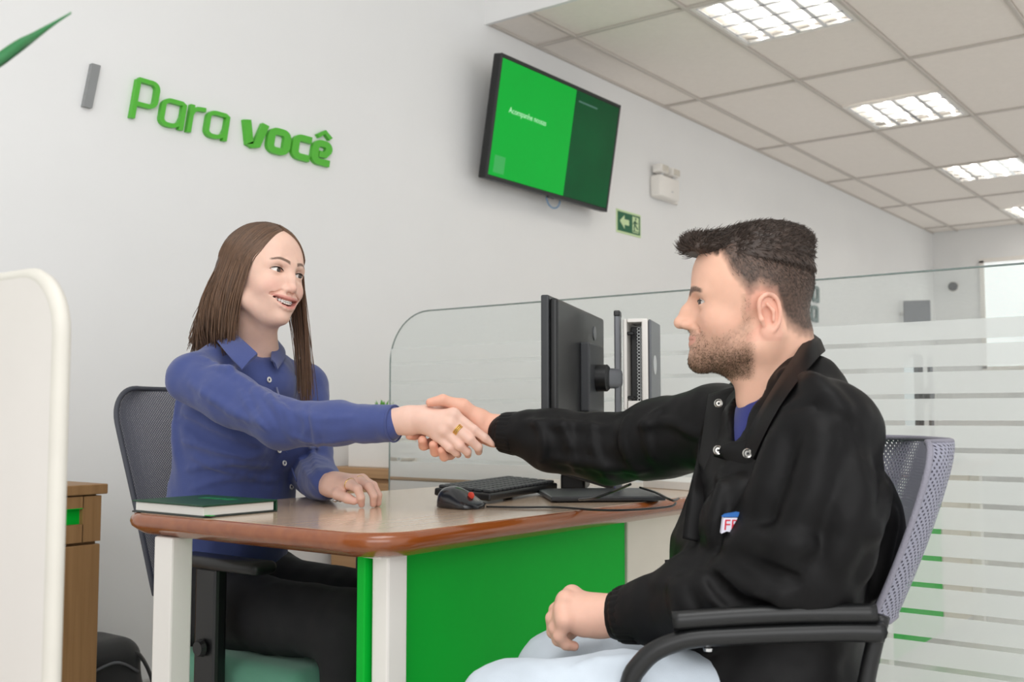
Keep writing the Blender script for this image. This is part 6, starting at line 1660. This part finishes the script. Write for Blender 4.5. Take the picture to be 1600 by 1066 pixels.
# chest badge
bp_ = mjvol.hit(1144, 811, 1.2, 2.2)
if bp_ is not None:
    bu = CR * 0.90 - CF * 0.0; bu = bu / np.linalg.norm(bu); bv = np.array([0.0, 0.0, 1.0]); bv = bv + bu * 0.10; bo = bp_ - CF * 0.010 - bu * 0.015 - bv * 0.018
    bdg = add('chest_badge', extrude([(0.0, 0.0), (0.007, 0.003), (0.016, 0.001), (0.025, 0.004), (0.025, 0.021), (0.001, 0.021)], bo, bu, bv, CF * 0.010), mat('badge_white', (224, 222, 236), 0.7), jack, label='embroidered badge reading FR')
    add('badge_band', extrude([(0.0, 0.022), (0.025, 0.022), (0.025, 0.029), (0.004, 0.025)], bo, bu, bv, CF * 0.010), mat('badge_blue', (40, 104, 180), 0.7), bdg)
    add('badge_lettering', text_mesh('FR', 0.0200, bo + bu * 0.002 + bv * 0.005 - CF * 0.0006, bu, bv, CF * 0.0005), mat('badge_red', (206, 40, 60), 0.7), bdg)

# --- light jeans and shoes
M_JEAN = mat('light_denim', (206, 216, 226), 0.85, var=0.14, scale=9, bump=0.25, bscale=900)
al = np.vstack([hipL, hipR, knL, knR])
v = Vol(np.append(al.min(0)[:2] - 0.13, 0.06), np.append(al.max(0)[:2] + 0.13, 0.66), 0.008)
v.cone(mp(-0.07, 0.08, 0.50), mp(0.07, 0.08, 0.50), 0.115, 0.115, 0.03)
v.chain([hipL, hipL * 0.4 + knL * 0.6, knL, anL], [0.098, 0.082, 0.064, 0.055], 0.03); v.chain([hipR, hipR * 0.4 + knR * 0.6, knR, anR], [0.098, 0.080, 0.062, 0.055], 0.03)
v.ridges([[(1030, 1030), (960, 1040), (900, 1050)], [(960, 1000), (920, 1012), (860, 1030)]], 1.2, 2.0, 0.007, 0.015)
V_, Q_ = v.mesh(1); N_ = normals(V_, Q_); V_ = cloth_noise(V_, N_, 0.006, 22, 31)
add('jeans', (V_, Q_), M_JEAN, mo, smooth=True, label='washed light jeans')
for an in (anL, anR):
    f0 = np.array([an[0], an[1], 0.0]); A = np.stack([mRt, mFd, np.array([0, 0, 1.0])], 1)
    sh = Vol((-0.07, -0.10, 0.0), (0.07, 0.24, 0.15), 0.006)
    sh.cone((0, -0.03, 0.045), (0, 0.15, 0.035), 0.045, 0.040, 0.02); sh.cone((0, 0, 0.05), (0, 0, 0.12), 0.048, 0.045, 0.02); sh.plane((0, 0, 0.006), (0, 0, -1))
    V_, Q_ = sh.mesh(1); add('shoe', (V_ @ A.T + f0, Q_), M_BLACK, mo, smooth=True)

# ================================================================== his visitor chair
M_MESHG = mesh_fabric('grey_mesh', (150, 150, 166), 150.0, 0.26)
M_RIMG = mat('grey_mesh_rim', (140, 138, 150), 0.7, bump=0.6, bscale=420)
cFd = np.array([-0.50, 0.866, 0.0]); cRt = np.array([0.866, 0.50, 0.0]); CO_ = np.array([1.605, 0.56, 0.0])
def cpt(x, y, z): return CO_ + cRt * x + cFd * y + np.array([0, 0, z])
vch = thing('visitor_chair', 'visitor chair with light grey mesh back and black tube arms', 'chair', cpt(0, 0.12, 0))
chair_back(vch, cpt(0.02, -0.030, 0), cRt, cFd, 0.46, 0.645, 0.885, 0.085, 0.06, M_MESHG, 0.0045, M_RIMG, rtop=0.05, bulge=-0.005)
add('seat', rbox(cpt(0, 0.20, 0.385), (0.47, 0.47, 0.06), 0.028, 4, np.stack([cRt, cFd, np.array([0, 0, 1.0])], 1)), M_BLACK, vch, smooth=True, autosmooth=50)
for s in (-1, 1):
    X_ = s * 0.25
    path = [cpt(X_, 0.022, 0.648), cpt(X_, 0.08, 0.647), cpt(X_, 0.20, 0.640), cpt(X_, 0.275, 0.631), cpt(X_, 0.325, 0.602), cpt(X_, 0.345, 0.54), cpt(X_, 0.350, 0.30), cpt(X_, 0.355, 0.06), cpt(X_, 0.33, 0.018), cpt(X_, 0.25, 0.0135), cpt(X_, -0.10, 0.0135)]
    add('frame_tube', tube(catmull(np.array(path), 6), 0.0130, 12), M_BLACK, vch, smooth=True)
    pad = [cpt(X_, 0.030, 0.6715), cpt(X_, 0.12, 0.669), cpt(X_, 0.20, 0.664), cpt(X_, 0.285, 0.656)]
    add('arm_pad', tube(catmull(np.array(pad), 6), 0.0125, 12, flat=1.0), M_BLACK, vch, smooth=True)
    add('back_upright', tube(catmull(np.array([cpt(s * 0.225, 0.12, 0.36), cpt(s * 0.23, 0.07, 0.45), cpt(s * 0.225, 0.035, 0.60), cpt(s * 0.225, 0.018, 0.665)]), 6), 0.011, 10), M_BLACK, vch, smooth=True)
    add('bolt', lathe([(0.006, 0), (0.007, 0.004), (0.004, 0.007)], 10, None, cpt(s * 0.25, 0.24, 0.622) - [0, 0, 0.003]), M_CHROME, vch)
    add('arm_bracket', tube([cpt(s * 0.22, 0.026, 0.648), cpt(X_, 0.028, 0.648)], 0.012, 10), M_BLACK, vch, smooth=True)
add('cross_tube', tube([cpt(-0.25, -0.10, 0.0135), cpt(0.25, -0.10, 0.0135)], 0.013, 10), M_BLACK, vch, smooth=True)
add('seat_rail', tube([cpt(-0.25, 0.35, 0.345), cpt(0.25, 0.35, 0.345)], 0.012, 10), M_BLACK, vch, smooth=True)
